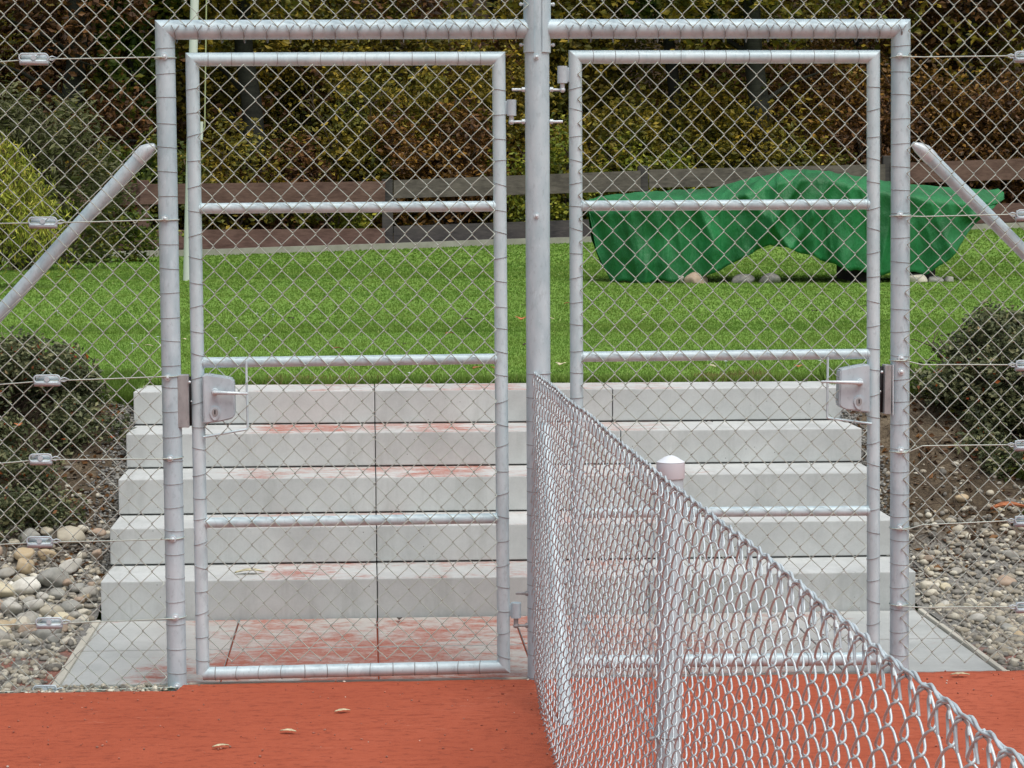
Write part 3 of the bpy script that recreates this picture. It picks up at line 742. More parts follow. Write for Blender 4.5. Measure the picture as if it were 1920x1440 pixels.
mb = MB()
FU = [0, .05, .12, .22, .36, .5, .64, .78, .88, .95]; FS = [0, .45, .78, .95, 1.02, 1.04, 1.02, .95, .78, .45]
chain(mb, org, DS, EZ, nw, hv, .00175, .0125, phase=(hv) % 2, wob=.0020, bulge=bulge, seed=71, sides=8, hand=1, pts=(FU, FS))
lf_mesh = mb.build('chain_link', M['wire_near'], lf)
# twisted selvage and top wire
mb = MB(); T_ = np.arange(.02, 4.85, .012); base = np.array([(Vector((XF, 0, ZT))+DS*float(t)) for t in T_])
base[:, 2] += .006 + .0025*np.sin(T_*2*math.pi/WM)
for ph in (0, math.pi):
    P = base.copy(); P[:, 0] += .0018*np.cos(T_*60+ph); P[:, 2] += .0018*np.sin(T_*60+ph)
    P = bulge(P); tube(mb, P, .0021, 6)
t = start
while t < 4.8:
    c = Vector((XF, 0, ZT)) + DS*t; j = random.uniform(-.004, .004)
    def q(a, y, z): 
        v = c + DS*a + Vector((y, 0, z)); return tuple(bulge(np.array([[v.x, v.y, v.z]]))[0])
    tube(mb, [q(-.012, -.005, -.014), q(-.004, -.004, .001), q(.004, .0, .006+j*.4), q(.010, .004, -.001), q(.004, .004, -.012), q(.012, .003, -.026), q(.020+j, .001, -.036)], .0019, 6)
    tube(mb, [q(.012, .004, -.014), q(.005, .004, .001), q(-.003, .0, .005), q(-.008, -.004, -.003), q(-.001, -.006, -.014), q(.006, -.006, -.030+j)], .0019, 6)
    t += WM
mb.mark()
for k in range(14):
    z = ZT-.0-k*H; c = Cb.lerp(Ct, (z-Cb.z)/(Ct.z-Cb.z)); ring(mb, c, .039, .0013, 'Z', 20, 4, .001)
mb.build('twisted_selvage', M['wire_near'], lf)
# posts of the low fence
def lowpost(t, top, R=.0255):
    c = Vector((XF+.034, 0, 0)) + DS*t; mb = MB(); tube(mb, [(c.x, c.y, -.2), (c.x, c.y, top)], R, 28)
    p_ = mb.build('post', M['tube'], lf)
    mb = MB(); a = [(R+.0025, top-.030), (R+.0028, top-.002), (R+.0015, top+.002)]
    sweep(mb, [[(c.x, c.y, z) for _, z in a]], np.array([r for r, _ in a]), 28); cap = mb.build('post_cap', M['capside'], p_)
    mb = MB(); prof = [(R+.0024, top+.0022), (R*.85, top+.006), (R*.5, top+.0115), (R*.2, top+.0145), (.001, top+.015)]
    sweep(mb, [[(c.x, c.y, z) for _, z in prof]], np.array([r for r, _ in prof]), 28); mb.build('cap_top', M['cap'], cap)
    return c
P2 = lowpost(2.42, .985)
lowpost(4.86, .985)
for zz in (.435, .93):
    mb = MB(); ring(mb, (P2.x, P2.y, zz), .0268, .002, 'Z', 20, 6); tube(mb, [(P2.x-.024, P2.y-.01, zz), (P2.x-.042, P2.y-.014, zz-.004)], .0045, 8); mb.build('wire_clip', M['steel'], lf)
mb = MB(); pts = []
for k in range(120):
    t = .06+4.7*k/119; v = Vector((XF+.010, 0, .435+.004*math.sin(t*3))) + DS*t; pts.append(v)
tube(mb, pts, .0022, 6); mb.build('tension_wire', M['wire_near'], lf)
# brace from the middle post down to the clay
mb = MB(); A = Vector((XF+.035, -.036, .80)); B = Vector((XF+.040, 0, -.03)) + DS*.60; tube(mb, [A, B], .0215, 20); mb.build('brace', M['tube'], lf)


# ================================================================== BACKGROUND: WOODEN FENCE, POLE, COVERED BOAT
def leafcloud(P, size, squash=.6, long=1.6, droop=0.0, rng=RNG):
    """P (n,3) leaf centres -> verts, faces of small folded leaves"""
    n = len(P); a = rng.normal(size=(n, 3)); a[:, 2] = a[:, 2]*squash - droop; a /= np.linalg.norm(a, axis=1, keepdims=True)
    b_ = rng.normal(size=(n, 3)); b_ -= (b_*a).sum(1, keepdims=True)*a; b_ /= np.linalg.norm(b_, axis=1, keepdims=True)
    s = size*rng.uniform(.55, 1.25, (n, 1)); L = s*long/2; Wd = s/2
    nn = np.cross(a, b_)
    v0 = P-a*L; v2 = P+a*L; v1 = P+b_*Wd*.9+nn*Wd*.25-a*L*.1; v3 = P-b_*Wd*.9+nn*Wd*.25-a*L*.1
    V = np.stack([v0, v1, v2, v3], 1).reshape(-1, 3); i = np.arange(n)[:, None]*4
    return V, np.concatenate([i, i+1, i+2, i+3], 1)
def blobpoints(n, c, rad, hollow=.35, clumps=0, rng=RNG, csize=.28):
    """points filling an uneven volume; optional clumps"""
    c = np.array(c); rad = np.array(rad)
    if clumps:
        d = rng.normal(size=(clumps, 3)); d /= np.linalg.norm(d, axis=1, keepdims=True)
        cc = d*(hollow+(1-hollow)*rng.random((clumps, 1))**.6)
        k = rng.integers(0, clumps, n); q = rng.normal(size=(n, 3)); q /= np.linalg.norm(q, axis=1, keepdims=True)
        P = cc[k] + q*(rng.random((n, 1))**.5)*csize*rng.uniform(.5, 1.4, (clumps, 1))[k]
    else:
        d = rng.normal(size=(n, 3)); d /= np.linalg.norm(d, axis=1, keepdims=True); P = d*(hollow+(1-hollow)*rng.random((n, 1))**.5)
    return c + P*rad
wf = thing('wooden_fence', 'dark brown two rail wooden board fence along the far edge of the lawn', 'fence', None, (0, kerbY(0), .7))
def fpt(px, py):
    """point on the fence line plane at a pixel"""
    Y = 26.
    for _ in range(6):
        p = at(px, py, Y); Y = kerbY(p.x)+.35
    return at(px, py, Y)
inv = Matrix.Translation((0, -kerbY(0), -.7))
def wpart(mb, name, m_): o = mb.build(name, m_, wf, smooth=False); o.matrix_parent_inverse = inv; return o
fposts = [(-180, 348, 500), (270, 338, 496), (727, 336, 488), (1205, 311, 466), (1662, 292, 452), (2120, 280, 440)]
for (px, y0, y1) in fposts:
    A, B = fpt(px, y1), fpt(px, y0); mb = MB(); box(mb, (A.x, A.y+.03, (A.z+B.z)/2-.1), (.17, .14, B.z-A.z+.2), .008); wpart(mb, 'fence_post', M['wood_dark'] if px > 600 else M['wood_red'])
def board(x0, ya0, yb0, x1, ya1, yb1, m_, off=-.075):
    A0, A1, B0, B1 = fpt(x0, ya0), fpt(x0, yb0), fpt(x1, ya1), fpt(x1, yb1); mb = MB()
    V = []
    for dy in (0, .04):
        for p in (A1, B1, B0, A0): V.append((p.x, p.y+off+dy, p.z))
    mb.add(V, [[0, 1, 2, 3], [5, 4, 7, 6], [3, 2, 6, 7], [1, 0, 4, 5], [0, 3, 7, 4], [2, 1, 5, 6]]); wpart(mb, 'board', m_)
board(-185, 352, 392, 264, 344, 384, M['wood_red']); board(-185, 440, 478, 264, 430, 466, M['wood_red'])
board(200, 346, 384, 722, 340, 378, M['wood_red']); board(200, 432, 466, 722, 428, 466, M['wood_red'])
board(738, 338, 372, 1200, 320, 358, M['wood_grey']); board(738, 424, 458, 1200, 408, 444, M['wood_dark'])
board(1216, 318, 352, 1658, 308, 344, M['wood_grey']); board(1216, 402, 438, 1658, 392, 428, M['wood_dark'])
board(1668, 306, 344, 2115, 290, 330, M['wood_red']); board(1668, 390, 424, 2115, 372, 408, M['wood_red'])

# flag pole
YP = 15.6
pb, pt = at(351, 525, YP), at(365, 0, YP); fp = thing('flagpole', 'slender white flagpole on the lawn just behind the left gate leaf', 'flagpole', None, tuple(pb))
def sub(mb, nm, m_, par): o = mb.build(nm, m_, par); o.matrix_parent_inverse = Matrix.Translation(-par.location); return o
mb = MB(); top = pb+(pt-pb)*2.6; sweep(mb, [[tuple(pb-Vector((0, 0, .15))), tuple(pb.lerp(top, .3)), tuple(top)]], np.array([.050, .045, .034]), 18); sub(mb, 'pole', M['pole'], fp)
mb = MB(); r0 = at(387, 0, YP-.05); r1 = at(384, 238, YP-.05); tube(mb, [r0+(r0-r1)*2, r0, r1, at(378, 250, YP-.05)], .0075, 6); sub(mb, 'halyard', M['rope'], fp)
mb = MB(); a = at(378, 228, YP-.06); b_ = at(377, 262, YP-.06); tube(mb, [a, b_], .018, 8); tube(mb, [(a+b_)/2, (a+b_)/2-Vector((.09, -.05, 0))], .012, 8); sub(mb, 'cleat', M['pole'], fp)

# covered boat -------------------------------------------------------------
YBt = 15.2
def cz(x, y): return (1060+x/2.2857, 280+y/2.2857)
topc = [(100, 212), (180, 196), (300, 186), (470, 176), (640, 165), (720, 145), (800, 124), (930, 99), (1000, 92), (1060, 90), (1110, 96), (1180, 106), (1290, 124), (1380, 140), (1480, 152), (1600, 163), (1700, 170), (1800, 172), (1858, 172), (1880, 190)]
botc = [(104, 262), (135, 430), (200, 568), (330, 575), (470, 562), (560, 545), (640, 520), (700, 500), (760, 470), (820, 436), (880, 412), (940, 424), (1000, 446), (1100, 482), (1200, 510), (1300, 528), (1380, 534), (1560, 532), (1640, 472), (1740, 352), (1800, 262), (1880, 208)]
tx = np.array([p[0] for p in topc]); ty = np.array([p[1] for p in topc]); bx = np.array([p[0] for p in botc]); by = np.array([p[1] for p in botc])
nu = 420; U = np.linspace(100, 1880, nu)
rowsV = []
prof = []
for u in U:
    yt = np.interp(u, tx, ty); yb_ = np.interp(u, bx, by)
    s = (u-100)/1780.; wid = .62*min(1, (min(s, 1-s)/.16)**.6+.10) if s not in (0, 1) else .05
    pk = math.exp(-((u-1060)/330)**2)
    tp = at(*cz(u, yt), Y=YBt+.0); bf = at(*cz(u, yb_), Y=YBt-wid-.05)
    ysh = yt + 22 + 30*(1-pk) ; ysh = min(ysh, yb_-4)
    sh = at(*cz(u, ysh+ (16 if u < 900 else 8)), Y=YBt-wid)
    prof.append((tp, sh, bf, wid, pk))
nv = 60
for ui, (u, (tp, sh, bf, wid, pk)) in enumerate(zip(U, prof)):
    row = []
    s = (u-100)/1780.
    for v in np.linspace(0, 1, nv):
        if v < .40:                     # front drape, bottom -> shoulder
            w = v/.40; p = bf.lerp(sh, w); fold = math.sin(u*.021+2.1*math.sin(u*.011)) * .055*(1-w)**.8 + .05*math.exp(-((u-860)/160)**2)*math.sin(w*3)
            fold += .022*math.sin(u*.06+w*4)*(1-w*.6)
            cr = 0.
            for (cu, sl_, am) in ((250, 60, .05), (420, -90, .05), (560, 130, .06), (760, 190, .07), (905, -60, .07), (1010, -210, .07), (1130, -170, .06), (1260, 90, .05), (1420, -80, .06), (1560, 100, .05), (1680, 120, .05)):
                dd = (u-cu-sl_*(1-w))/26.; cr += am*math.exp(-abs(dd)**1.2)
            cr += .05*(float(vnoise(u*.012, w*2.5+u*.004, 1, 5))-.5)
            p = p + Vector((0, -fold - cr + .04*(1-w)*w*4*.4, (1-w)**3*.05*(float(vnoise(u*.02, 0, 1, 9))-.5)))
        elif v < .62:
            w = (v-.40)/.22; p = sh.lerp(tp, w); bul = math.sin(w*math.pi)
            dxp = (u-1060)/300.; 
            rad = pk*.030*math.sin(6.5*math.atan2(dxp, (1-w)+.12)+.5)*bul
            cr = 0.
            for (cu, sl_, am) in ((620, -420, .022), (760, -330, .03), (880, -240, .035), (960, -150, .035), (1040, -40, .03), (1120, 60, .035), (1190, 190, .04), (1270, 300, .035), (1400, 200, .025), (1560, 150, .02)):
                dd = (u-cu-sl_*(w-1)*-.35)/17.; cr += am*math.exp(-abs(dd)**1.3)
            p = p + Vector((0, 0, .010*bul + rad*.6 + cr*bul - .012*bul*float(vnoise(u*.02, w*3, 1, 3))))
        else:
            w = (v-.62)/.38
            bs = Vector((sh.x, YBt+wid, sh.z)); bb_ = Vector((bf.x, YBt+wid+.03, bf.z+.10 + .0*pk))
            if bb_.z > bs.z-.03: bb_.z = bs.z-.03
            p = tp.lerp(bs, w/.4) if w < .4 else bs.lerp(bb_, (w-.4)/.6)
        row.append(tuple(p))
    row = [(p[0], p[1]-.018*(1-abs(2*float(vnoise(u*.016+j*.05, j*.09, 1, 41))-1))**3-.008*(1-abs(2*float(vnoise(u*.037-j*.09, j*.12, 1, 43))-1))**3, p[2]+(.016*(1-abs(2*float(vnoise(u*.02+j*.1, j*.2, 1, 44))-1))**2 if j > 24 else 0)) for j, p in enumerate(row)]
    rowsV.append(row)
V = np.array(rowsV); mb = MB(); i = np.arange(nu*nv).reshape(nu, nv)
mb.add(V.reshape(-1, 3), np.stack([i[:-1, :-1], i[1:, :-1], i[1:, 1:], i[:-1, 1:]], -1).reshape(-1, 4))
org_b = at(*cz(990, 540), Y=YBt)
cb = thing('covered_boat', 'long low boat shaped object on the lawn wrapped in a green tarpaulin', 'covered boat', None, tuple(org_b))
o = sub(mb, 'tarpaulin', M['tarp'], cb); so_ = o.modifiers.new('thick', 'SOLIDIFY'); so_.thickness = .006
for (x, y0, y1) in ((1240, 498, 560), (300, 500, 585), (1500, 480, 552)):
    p = at(*cz(x, y1), Y=YBt+.05); mb = MB(); box(mb, (p.x, p.y, p.z+.10), (.22, .8, .22), .02); sub(mb, 'support_block', M['wood_dark'], cb)

# ------------------------------------------------------------------ stones
import bmesh
def stone_mesh(nm, seed, sub_=3, amp=.18, flat=.62, m_=None):
    amp *= 1.5
    rg = random.Random(seed); bm = bmesh.new(); bmesh.ops.create_icosphere(bm, subdivisions=sub_, radius=1)
    ph = [rg.uniform(0, 6) for _ in range(6)]; a = rg.uniform(.75, 1.0); bq = rg.uniform(.6, .85)
    cuts = [(Vector((rg.gauss(0, 1), rg.gauss(0, 1), rg.gauss(0, 1))).normalized(), rg.uniform(.62, .88)) for _ in range(7)]
    for v in bm.verts:
        c = v.co.normalized(); k = 1+amp*(math.sin(c.x*2.3+ph[0])+math.sin(c.y*2.9+ph[1])+math.sin(c.z*2.5+ph[2]))*.4 + amp*.15*math.sin(c.x*6+ph[3])*math.sin(c.y*7+ph[4])
        c = c*k
        for (cn, cdist) in cuts:
            ex_ = c.dot(cn)-cdist
            if ex_ > 0: c = c-cn*ex_*.85
        v.co = Vector((c.x, c.y*bq, c.z*flat*a))
    me = bpy.data.meshes.new(nm); bm.to_mesh(me); bm.free()
    for p in me.polygons: p.use_smooth = True
    me.materials.append(m_ or M['stone']); return me
SM = [stone_mesh('cobble', s, 3, .20, .6+.06*(s % 4)) for s in range(9)]
def put_stone(nm, me, loc, size, label, cat, group=None):
    o = bpy.data.objects.new(nm, me); o.location = loc; o.scale = (size,)*3
    o.rotation_euler = (random.uniform(-.35, .35), random.uniform(-.35, .35), random.uniform(0, 6.28)); link(o); return tag(o, label, cat, group)
placed = []
def try_place(x, y, r, lst, k=.82):
    for (a, bq, c) in lst:
        if (a-x)**2+(bq-y)**2 < ((r+c)*k)**2: return False
    lst.append((x, y, r)); return True
cnt = 0; tries = 0
while cnt < 165 and tries < 20000:
    tries += 1
    x = random.uniform(-2.35, SX0-.05); y = random.uniform(.60, 1.62); r = random.choice([.026, .032, .038, .044, .052, .060, .030])*random.uniform(.85, 1.15)
    if y > 1.38 and random.random() < .6: continue
    if x + r > SX0-.012: continue
    if y < .80 + .12*random.random() and random.random() < .75: continue
    if not try_place(x, y, r, placed, .62): continue
    z = float(zbank(x, y)) + r*.34
    put_stone('cobble', SM[cnt % 9], (x, y, z), r, 'rounded river cobble in the stone heap left of the steps', 'stone', 'cobbles heaped left of the steps'); cnt += 1
for k in range(0):                                   # second layer
    a, bq, c = placed[random.randrange(len(placed))]
    if bq > 1.35: continue
    r = random.uniform(.028, .05); x = min(a+random.uniform(-.03, .03), SX0-.02-r); y = bq+random.uniform(0, .04)
    put_stone('cobble', SM[k % 9], (x, y, float(zbank(x, y))+r*.5+.045), r, 'rounded river cobble in the stone heap left of the steps', 'stone', 'cobbles heaped left of the steps')
placed2 = []; cnt = 0; tries = 0
while cnt < 132 and tries < 20000:
    tries += 1
    x = random.uniform(SX1+.05, 2.55); y = random.uniform(.25, 1.75); r = random.choice([.014, .018, .022, .028, .034])*random.uniform(.8, 1.2)
    if x < PX1+.04 and y < 1.1: continue
    if y > 1.4 and random.random() < .5: continue
    if not try_place(x, y, r, placed2, .8): continue
    put_stone('pebble', SM[(cnt*5) % 9], (x, y, float(zbank(x, y))+r*.25), r, 'rounded pebble on the gravel slope right of the steps', 'stone', 'pebbles right of the steps'); cnt += 1
bo = put_stone('boulder', stone_mesh('boulder', 31, 4, .25, .55), (2.42, 1.62, float(zbank(2.42, 1.62))+.05), .20, 'large flat grey boulder at the right edge on the gravel slope', 'boulder')
ROCKS = [(1255, 530, .10, 'small flat brown stone at the left foot of the green cover'), (1303, 526, .17, 'largest pale stone under the left half of the green cover'), (1272, 520, .11, 'pale stone tucked behind the largest stone under the green cover'),
         (1395, 516, .13, 'dark stone under the opening of the green cover'), (1440, 524, .12, 'dark stone right of the opening of the green cover'), (1722, 527, .14, 'pale stone beside the right portal post under the green cover'), (1752, 528, .10, 'upright cream stone under the right end of the green cover'), (1780, 531, .08, 'small flat stone furthest right under the green cover'), (1215, 533, .07, 'tiny pale stone left of the stones under the green cover')]
for k, (px, py, r, lb) in enumerate(ROCKS):
    p = at(px, py, YBt-.6); p.z = max(p.z, .70)
    q_ = put_stone('rock', SM[k % 9], (p.x, p.y, .71+r*.16), r, lb, 'stone')
    if lb.startswith('dark'):
        q_.data = SM[k % 9].copy(); q_.data.materials[0] = M['chips']
# loose gravel as one object
def stone_cloud(P, sizes, seed=3):
    bm = bmesh.new(); bmesh.ops.create_icosphere(bm, subdivisions=2, radius=1); bm.verts.index_update()
    v = np.array([q.co[:] for q in bm.verts]); f = np.array([[q.index for q in fc.verts] for fc in bm.faces]); bm.free()
    rg = np.random.default_rng(seed); n = len(P)
    sc = rg.uniform(.55, 1.2, (n, 1, 3))*np.array([1, 1, .7]); jit = 1+.16*np.sin(v[None, :, :1]*2.6+rg.uniform(0, 6, (n, 1, 1)))+.16*np.sin(v[None, :, 1:2]*3.1+rg.uniform(0, 6, (n, 1, 1)))
    th = rg.uniform(0, 6.28, n); c, s = np.cos(th), np.sin(th)
    q = v[None]*sc*jit*sizes[:, None, None]
    X = q[..., 0]*c[:, None]-q[..., 1]*s[:, None]; Yq = q[..., 0]*s[:, None]+q[..., 1]*c[:, None]
    V = np.stack([X, Yq, q[..., 2]], -1)+P[:, None]
    F = (f[None]+np.arange(n)[:, None, None]*len(v)).reshape(-1, 3)
    return V.reshape(-1, 3), F
n = 9000
x = np.where(RNG.random(n) < .5, RNG.uniform(-2.6, SX0-.015, n), RNG.uniform(SX1+.015, 2.9, n)); y = RNG.uniform(-.05, 1.95, n)**1.0
ok = ~((x > PX0-.012) & (x < PX1+.012) & (y < 1.05) & (y > .03)); keep = RNG.random(n) < np.where(y > 1.5, .35, 1); ok &= keep
x, y = x[ok], y[ok]; sz = RNG.uniform(.004, .014, len(x))*np.where(RNG.random(len(x)) < .12, 1.5, 1)
P = np.stack([x, y, zbank(x, y)+sz*.3], 1)
x2 = RNG.uniform(-1.6, -1.16, 260); y2 = RNG.uniform(-.085, .018, 260); s2 = RNG.uniform(.004, .010, 260); P = np.concatenate([P, np.stack([x2, y2, -.012+s2*.6], 1)]); sz = np.concatenate([sz, s2])
xm = np.where(RNG.random(2600) < .25, RNG.uniform(-2.6, SX0-.03, 2600), RNG.uniform(SX1+.03, 2.9, 2600)); ym = RNG.uniform(.10, 1.7, 2600)
ok = ~((xm > PX0-.02) & (xm < PX1+.02) & (ym < 1.06)); xm, ym = xm[ok], ym[ok]; zm = RNG.uniform(.010, .021, len(xm))
P = np.concatenate([P, np.stack([xm, ym, zbank(xm, ym)+zm*.35], 1)]); sz = np.concatenate([sz, zm])
V, F = stone_cloud(P, sz); mb = MB(); mb.add(V, F); g_ = mb.build('gravel', M['gravel']); tag(g_, kind='stuff')
n = 1100; xc_ = RNG.uniform(-2.2, 2.6, n); yc_ = -.01-RNG.random(n)**1.4*2.2; sc_ = RNG.uniform(.0012, .0042, n)
yc_ = np.where(xc_ < -1.14, np.minimum(yc_, -.09), yc_)
V, F = stone_cloud(np.stack([xc_, yc_, sc_*.3+.001], 1), sc_, 8); mb = MB(); mb.add(V, F); tag(mb.build('clay_crumbs', M['crumb'], smooth=False), kind='stuff')
# backfill of fine chips beside the steps
n = 3500
xa = SX0-.012-np.abs(RNG.normal(0, .06, n)); ya = RNG.uniform(1.2, 2.5, n); xa[n//2:] = SX1+.012+np.abs(RNG.normal(0, .05, n-n//2))
sz = RNG.uniform(.003, .009, n); V, F = stone_cloud(np.stack([xa, ya, zbank(xa, ya)+sz*.4], 1), sz, 5)
mb = MB(); mb.add(V, F); tag(mb.build('gravel', M['chips'], smooth=False), kind='stuff')

# ------------------------------------------------------------------ grass
def grass(n, xr, yr, hmin, hmax, seed, keepf=None, wid=.0035, zf=zlawn):
    rg = np.random.default_rng(seed); x = rg.uniform(*xr, n); y = yr[0]+(yr[1]-yr[0])*rg.random(n)**1.5
    if keepf is not None: k = keepf(x, y); x, y = x[k], y[k]
    n = len(x); z = zf(x, y); h = rg.uniform(hmin, hmax, n)*(.7+.6*vnoise(x, y, 3)); th = rg.uniform(0, 6.28, n); lean = rg.normal(0, .35, (n, 2))*h[:, None]
    w = wid*(1+ (y-2.5)/8)
    b0 = np.stack([x-np.cos(th)*w, y-np.sin(th)*w, z-.004], 1); b1 = np.stack([x+np.cos(th)*w, y+np.sin(th)*w, z-.004], 1)
    tp = np.stack([x+lean[:, 0], y+lean[:, 1], z+h], 1)
    V = np.stack([b0, b1, tp], 1).reshape(-1, 3); return V, np.arange(3*n).reshape(-1, 3)
mb = MB()
inview = lambda x, y: (np.abs((x+.548) - (y+6.486)*.07) < (y+6.486)*.262+.25)
V, F = grass(150000, (-3.2, 4.2), (LAWN0+.03, 7.5), .006, .015, 1, inview); mb.add(V, F)
V, F = grass(150000, (-6, 8), (6.5, 20), .006, .018, 2, inview, .006); mb.add(V, F)
V, F = grass(60000, (-8, 12), (16, 29), .012, .03, 3, lambda x, y: inview(x, y) & (y < kerbY(x)-.02), .007); mb.add(V, F)
V, F = grass(9000, (SX0-.05, SX1+.05), (LAWN0+.004, LAWN0+.06), .02, .05, 6); mb.add(V, F)
V, F = grass(9000, (-1.72, SX0-.01), (2.45, LAWN0+.1), .02, .06, 7, None, zf=lambda x, y: np.maximum(zbank(x, y), np.where(y > LAWN0, .7, 0))); mb.add(V, F)
V, F = grass(9000, (SX1+.01, 1.95), (2.4, LAWN0+.1), .02, .06, 8, None, zf=lambda x, y: np.maximum(zbank(x, y), np.where(y > LAWN0, .7, 0))); mb.add(V, F)
tag(mb.build('grass', M['blade'], smooth=False), kind='stuff')
mb = MB()
for (x0_, x1_, n_) in ((-1.0, -.45, 900), (.95, 1.28, 1300)):
    V, F = grass(n_, (x0_, x1_), (LAWN0+.004, LAWN0+.30), .015, .05, int(n_+x0_*100+500), None, .003); mb.add(V, F)
tag(mb.build('dry_grass', M['dry'], smooth=False), kind='stuff')

# ------------------------------------------------------------------ plants
PALS = {
 'olive': [(0, (0.054, 0.069, 0.014)), (.5, (0.136, 0.149, 0.024)), (.85, (0.254, 0.236, 0.035)), (1, (0.399, 0.307, 0.035))],
 'yellowgreen': [(0, (0.065, 0.094, 0.012)), (.5, (0.174, 0.217, 0.020)), (1, (0.377, 0.362, 0.036))],
 'orange': [(0, (0.062, 0.037, 0.012)), (.5, (0.185, 0.098, 0.017)), (1, (0.397, 0.210, 0.025))],
 'rust': [(0, (0.041, 0.023, 0.013)), (.5, (0.117, 0.056, 0.022)), (1, (0.234, 0.108, 0.032))],
 'gold': [(0, (0.084, 0.065, 0.012)), (.5, (0.223, 0.168, 0.022)), (1, (0.473, 0.319, 0.028))],
 'green': [(0, (0.026, 0.051, 0.012)), (.5, (0.065, 0.123, 0.020)), (1, (0.145, 0.217, 0.029))],
 'cotoneaster': [(0, (.030, .040, .020)), (.35, (.085, .110, .045)), (.8, (.20, .215, .11)), (.985, (.30, .30, .15)), (.99, (.34, .05, .02)), (1, (.42, .12, .02))],
 'bamboo': [(0, (0.143, 0.169, 0.016)), (.5, (0.312, 0.351, 0.039)), (.9, (0.546, 0.546, 0.091)), (1, (0.520, 0.364, 0.065))],
 'grey_green': [(0, (.045, .05, .018)), (.5, (.11, .115, .045)), (1, (.20, .20, .09))],
}
BLEND = {'olive': 'gold', 'orange': 'rust', 'gold': 'olive', 'green': 'olive'}
LM = {k: islandmat('leaves_'+k, v, .55, PALS[BLEND[k]] if k in BLEND else None, .22, 1.1) for k, v in PALS.items()}
def stems(mb, base, c, rad, n, r0=.02, rng=random):
    base = Vector(base)
    for k in range(n):
        tgt = Vector((c[0]+rng.uniform(-.8, .8)*rad[0], c[1]+rng.uniform(-.8, .8)*rad[1], c[2]+rng.uniform(-.2, .85)*rad[2]))
        mid = base.lerp(tgt, .45)+Vector((rng.uniform(-.1, .1)*rad[0], rng.uniform(-.1, .1)*rad[1], .12*rad[2]))
        b0 = base+Vector((rng.uniform(-.15, .15)*rad[0], rng.uniform(-.15, .15)*rad[1], -.05))
        sweep(mb, [[tuple(b0), tuple(b0.lerp(mid, .6)), tuple(mid), tuple(mid.lerp(tgt, .6)), tuple(tgt)]], np.array([1, .8, .6, .4, .15])*r0, 5)
        for j in range(3):
            a = mid.lerp(tgt, rng.uniform(.1, .8)); e = a+Vector((rng.uniform(-.35, .35)*rad[0], rng.uniform(-.35, .35)*rad[1], rng.uniform(0, .35)*rad[2]))
            sweep(mb, [[tuple(a), tuple(a.lerp(e, .5)+Vector((0, 0, .02*rad[2]))), tuple(e)]], np.array([.45, .3, .12])*r0, 4)
def shrub(name, label, cat, c, rad, n, size, pal, base_z, clumps=40, hollow=.3, nst=8, r0=.02, group=None, droop=0., long=1.6, csize=.28, partname='leaves'):
    base = (c[0], c[1], base_z); t_ = thing(name, label, cat, group, base); inv_ = Matrix.Translation((-c[0], -c[1], -base_z))
    P = blobpoints(n, c, rad, hollow, clumps, csize=csize); P = P[P[:, 2] > base_z+.01]
    V, F = leafcloud(P, size, .6, long, droop); mb = MB(); mb.add(V, F); o = mb.build(partname, LM[pal], t_, smooth=False); o.matrix_parent_inverse = inv_
    mb = MB(); stems(mb, base, c, rad, nst, r0); o = mb.build('stems', M['twig'], t_); o.matrix_parent_inverse = inv_
    return t_
shrub('low_shrub', 'dense small leaved shrub with red berries on the bank left of the steps', 'shrub', (-2.12, 2.28, .56), (.52, .42, .38), 60000, .015, 'cotoneaster', .30, 170, .55, 40, .006, csize=.24)
shrub('low_shrub', 'low trailing shrub hugging the soil beneath the berry shrub left of the steps', 'shrub', (-2.14, 1.84, .30), (.46, .34, .27), 30000, .014, 'cotoneaster', .10, 90, .4, 18, .005, csize=.24)
shrub('low_shrub', 'leafy shrub on the bank right of the steps with reddish twigs', 'shrub', (2.25, 2.38, .70), (.43, .40, .31), 36000, .017, 'cotoneaster', .45, 80, .45, 40, .006, csize=.27)
shrub('low_shrub', 'dark leafy growth under the reddish twigged shrub right of the steps', 'shrub', (2.32, 2.02, .50), (.36, .30, .22), 15000, .017, 'cotoneaster', .25, 60, .3, 16, .005, csize=.28)
shrub('low_shrub', 'thin straggly shoots on the soil just right of the right portal post', 'shrub', (1.98, 2.45, .60), (.16, .22, .16), 1300, .020, 'green', .42, 16, .2, 9, .004, csize=.35)
shrub('small_plant', 'small bright green weed on the bare soil right of the steps', 'plant', (2.12, 1.86, .40), (.085, .07, .06), 130, .030, 'green', .33, 8, .1, 5, .003, csize=.5)
shrub('small_plant', 'second green weed lower on the bare soil, nearest the pebbles', 'plant', (2.16, 1.62, .27), (.075, .06, .045), 90, .028, 'green', .22, 8, .1, 4, .003, csize=.5)
shrub('small_plant', 'yellowish weed between the leafy shrub and the bare soil on the right', 'plant', (2.10, 2.15, .52), (.09, .07, .06), 110, .030, 'yellowgreen', .46, 8, .1, 5, .003, csize=.5)
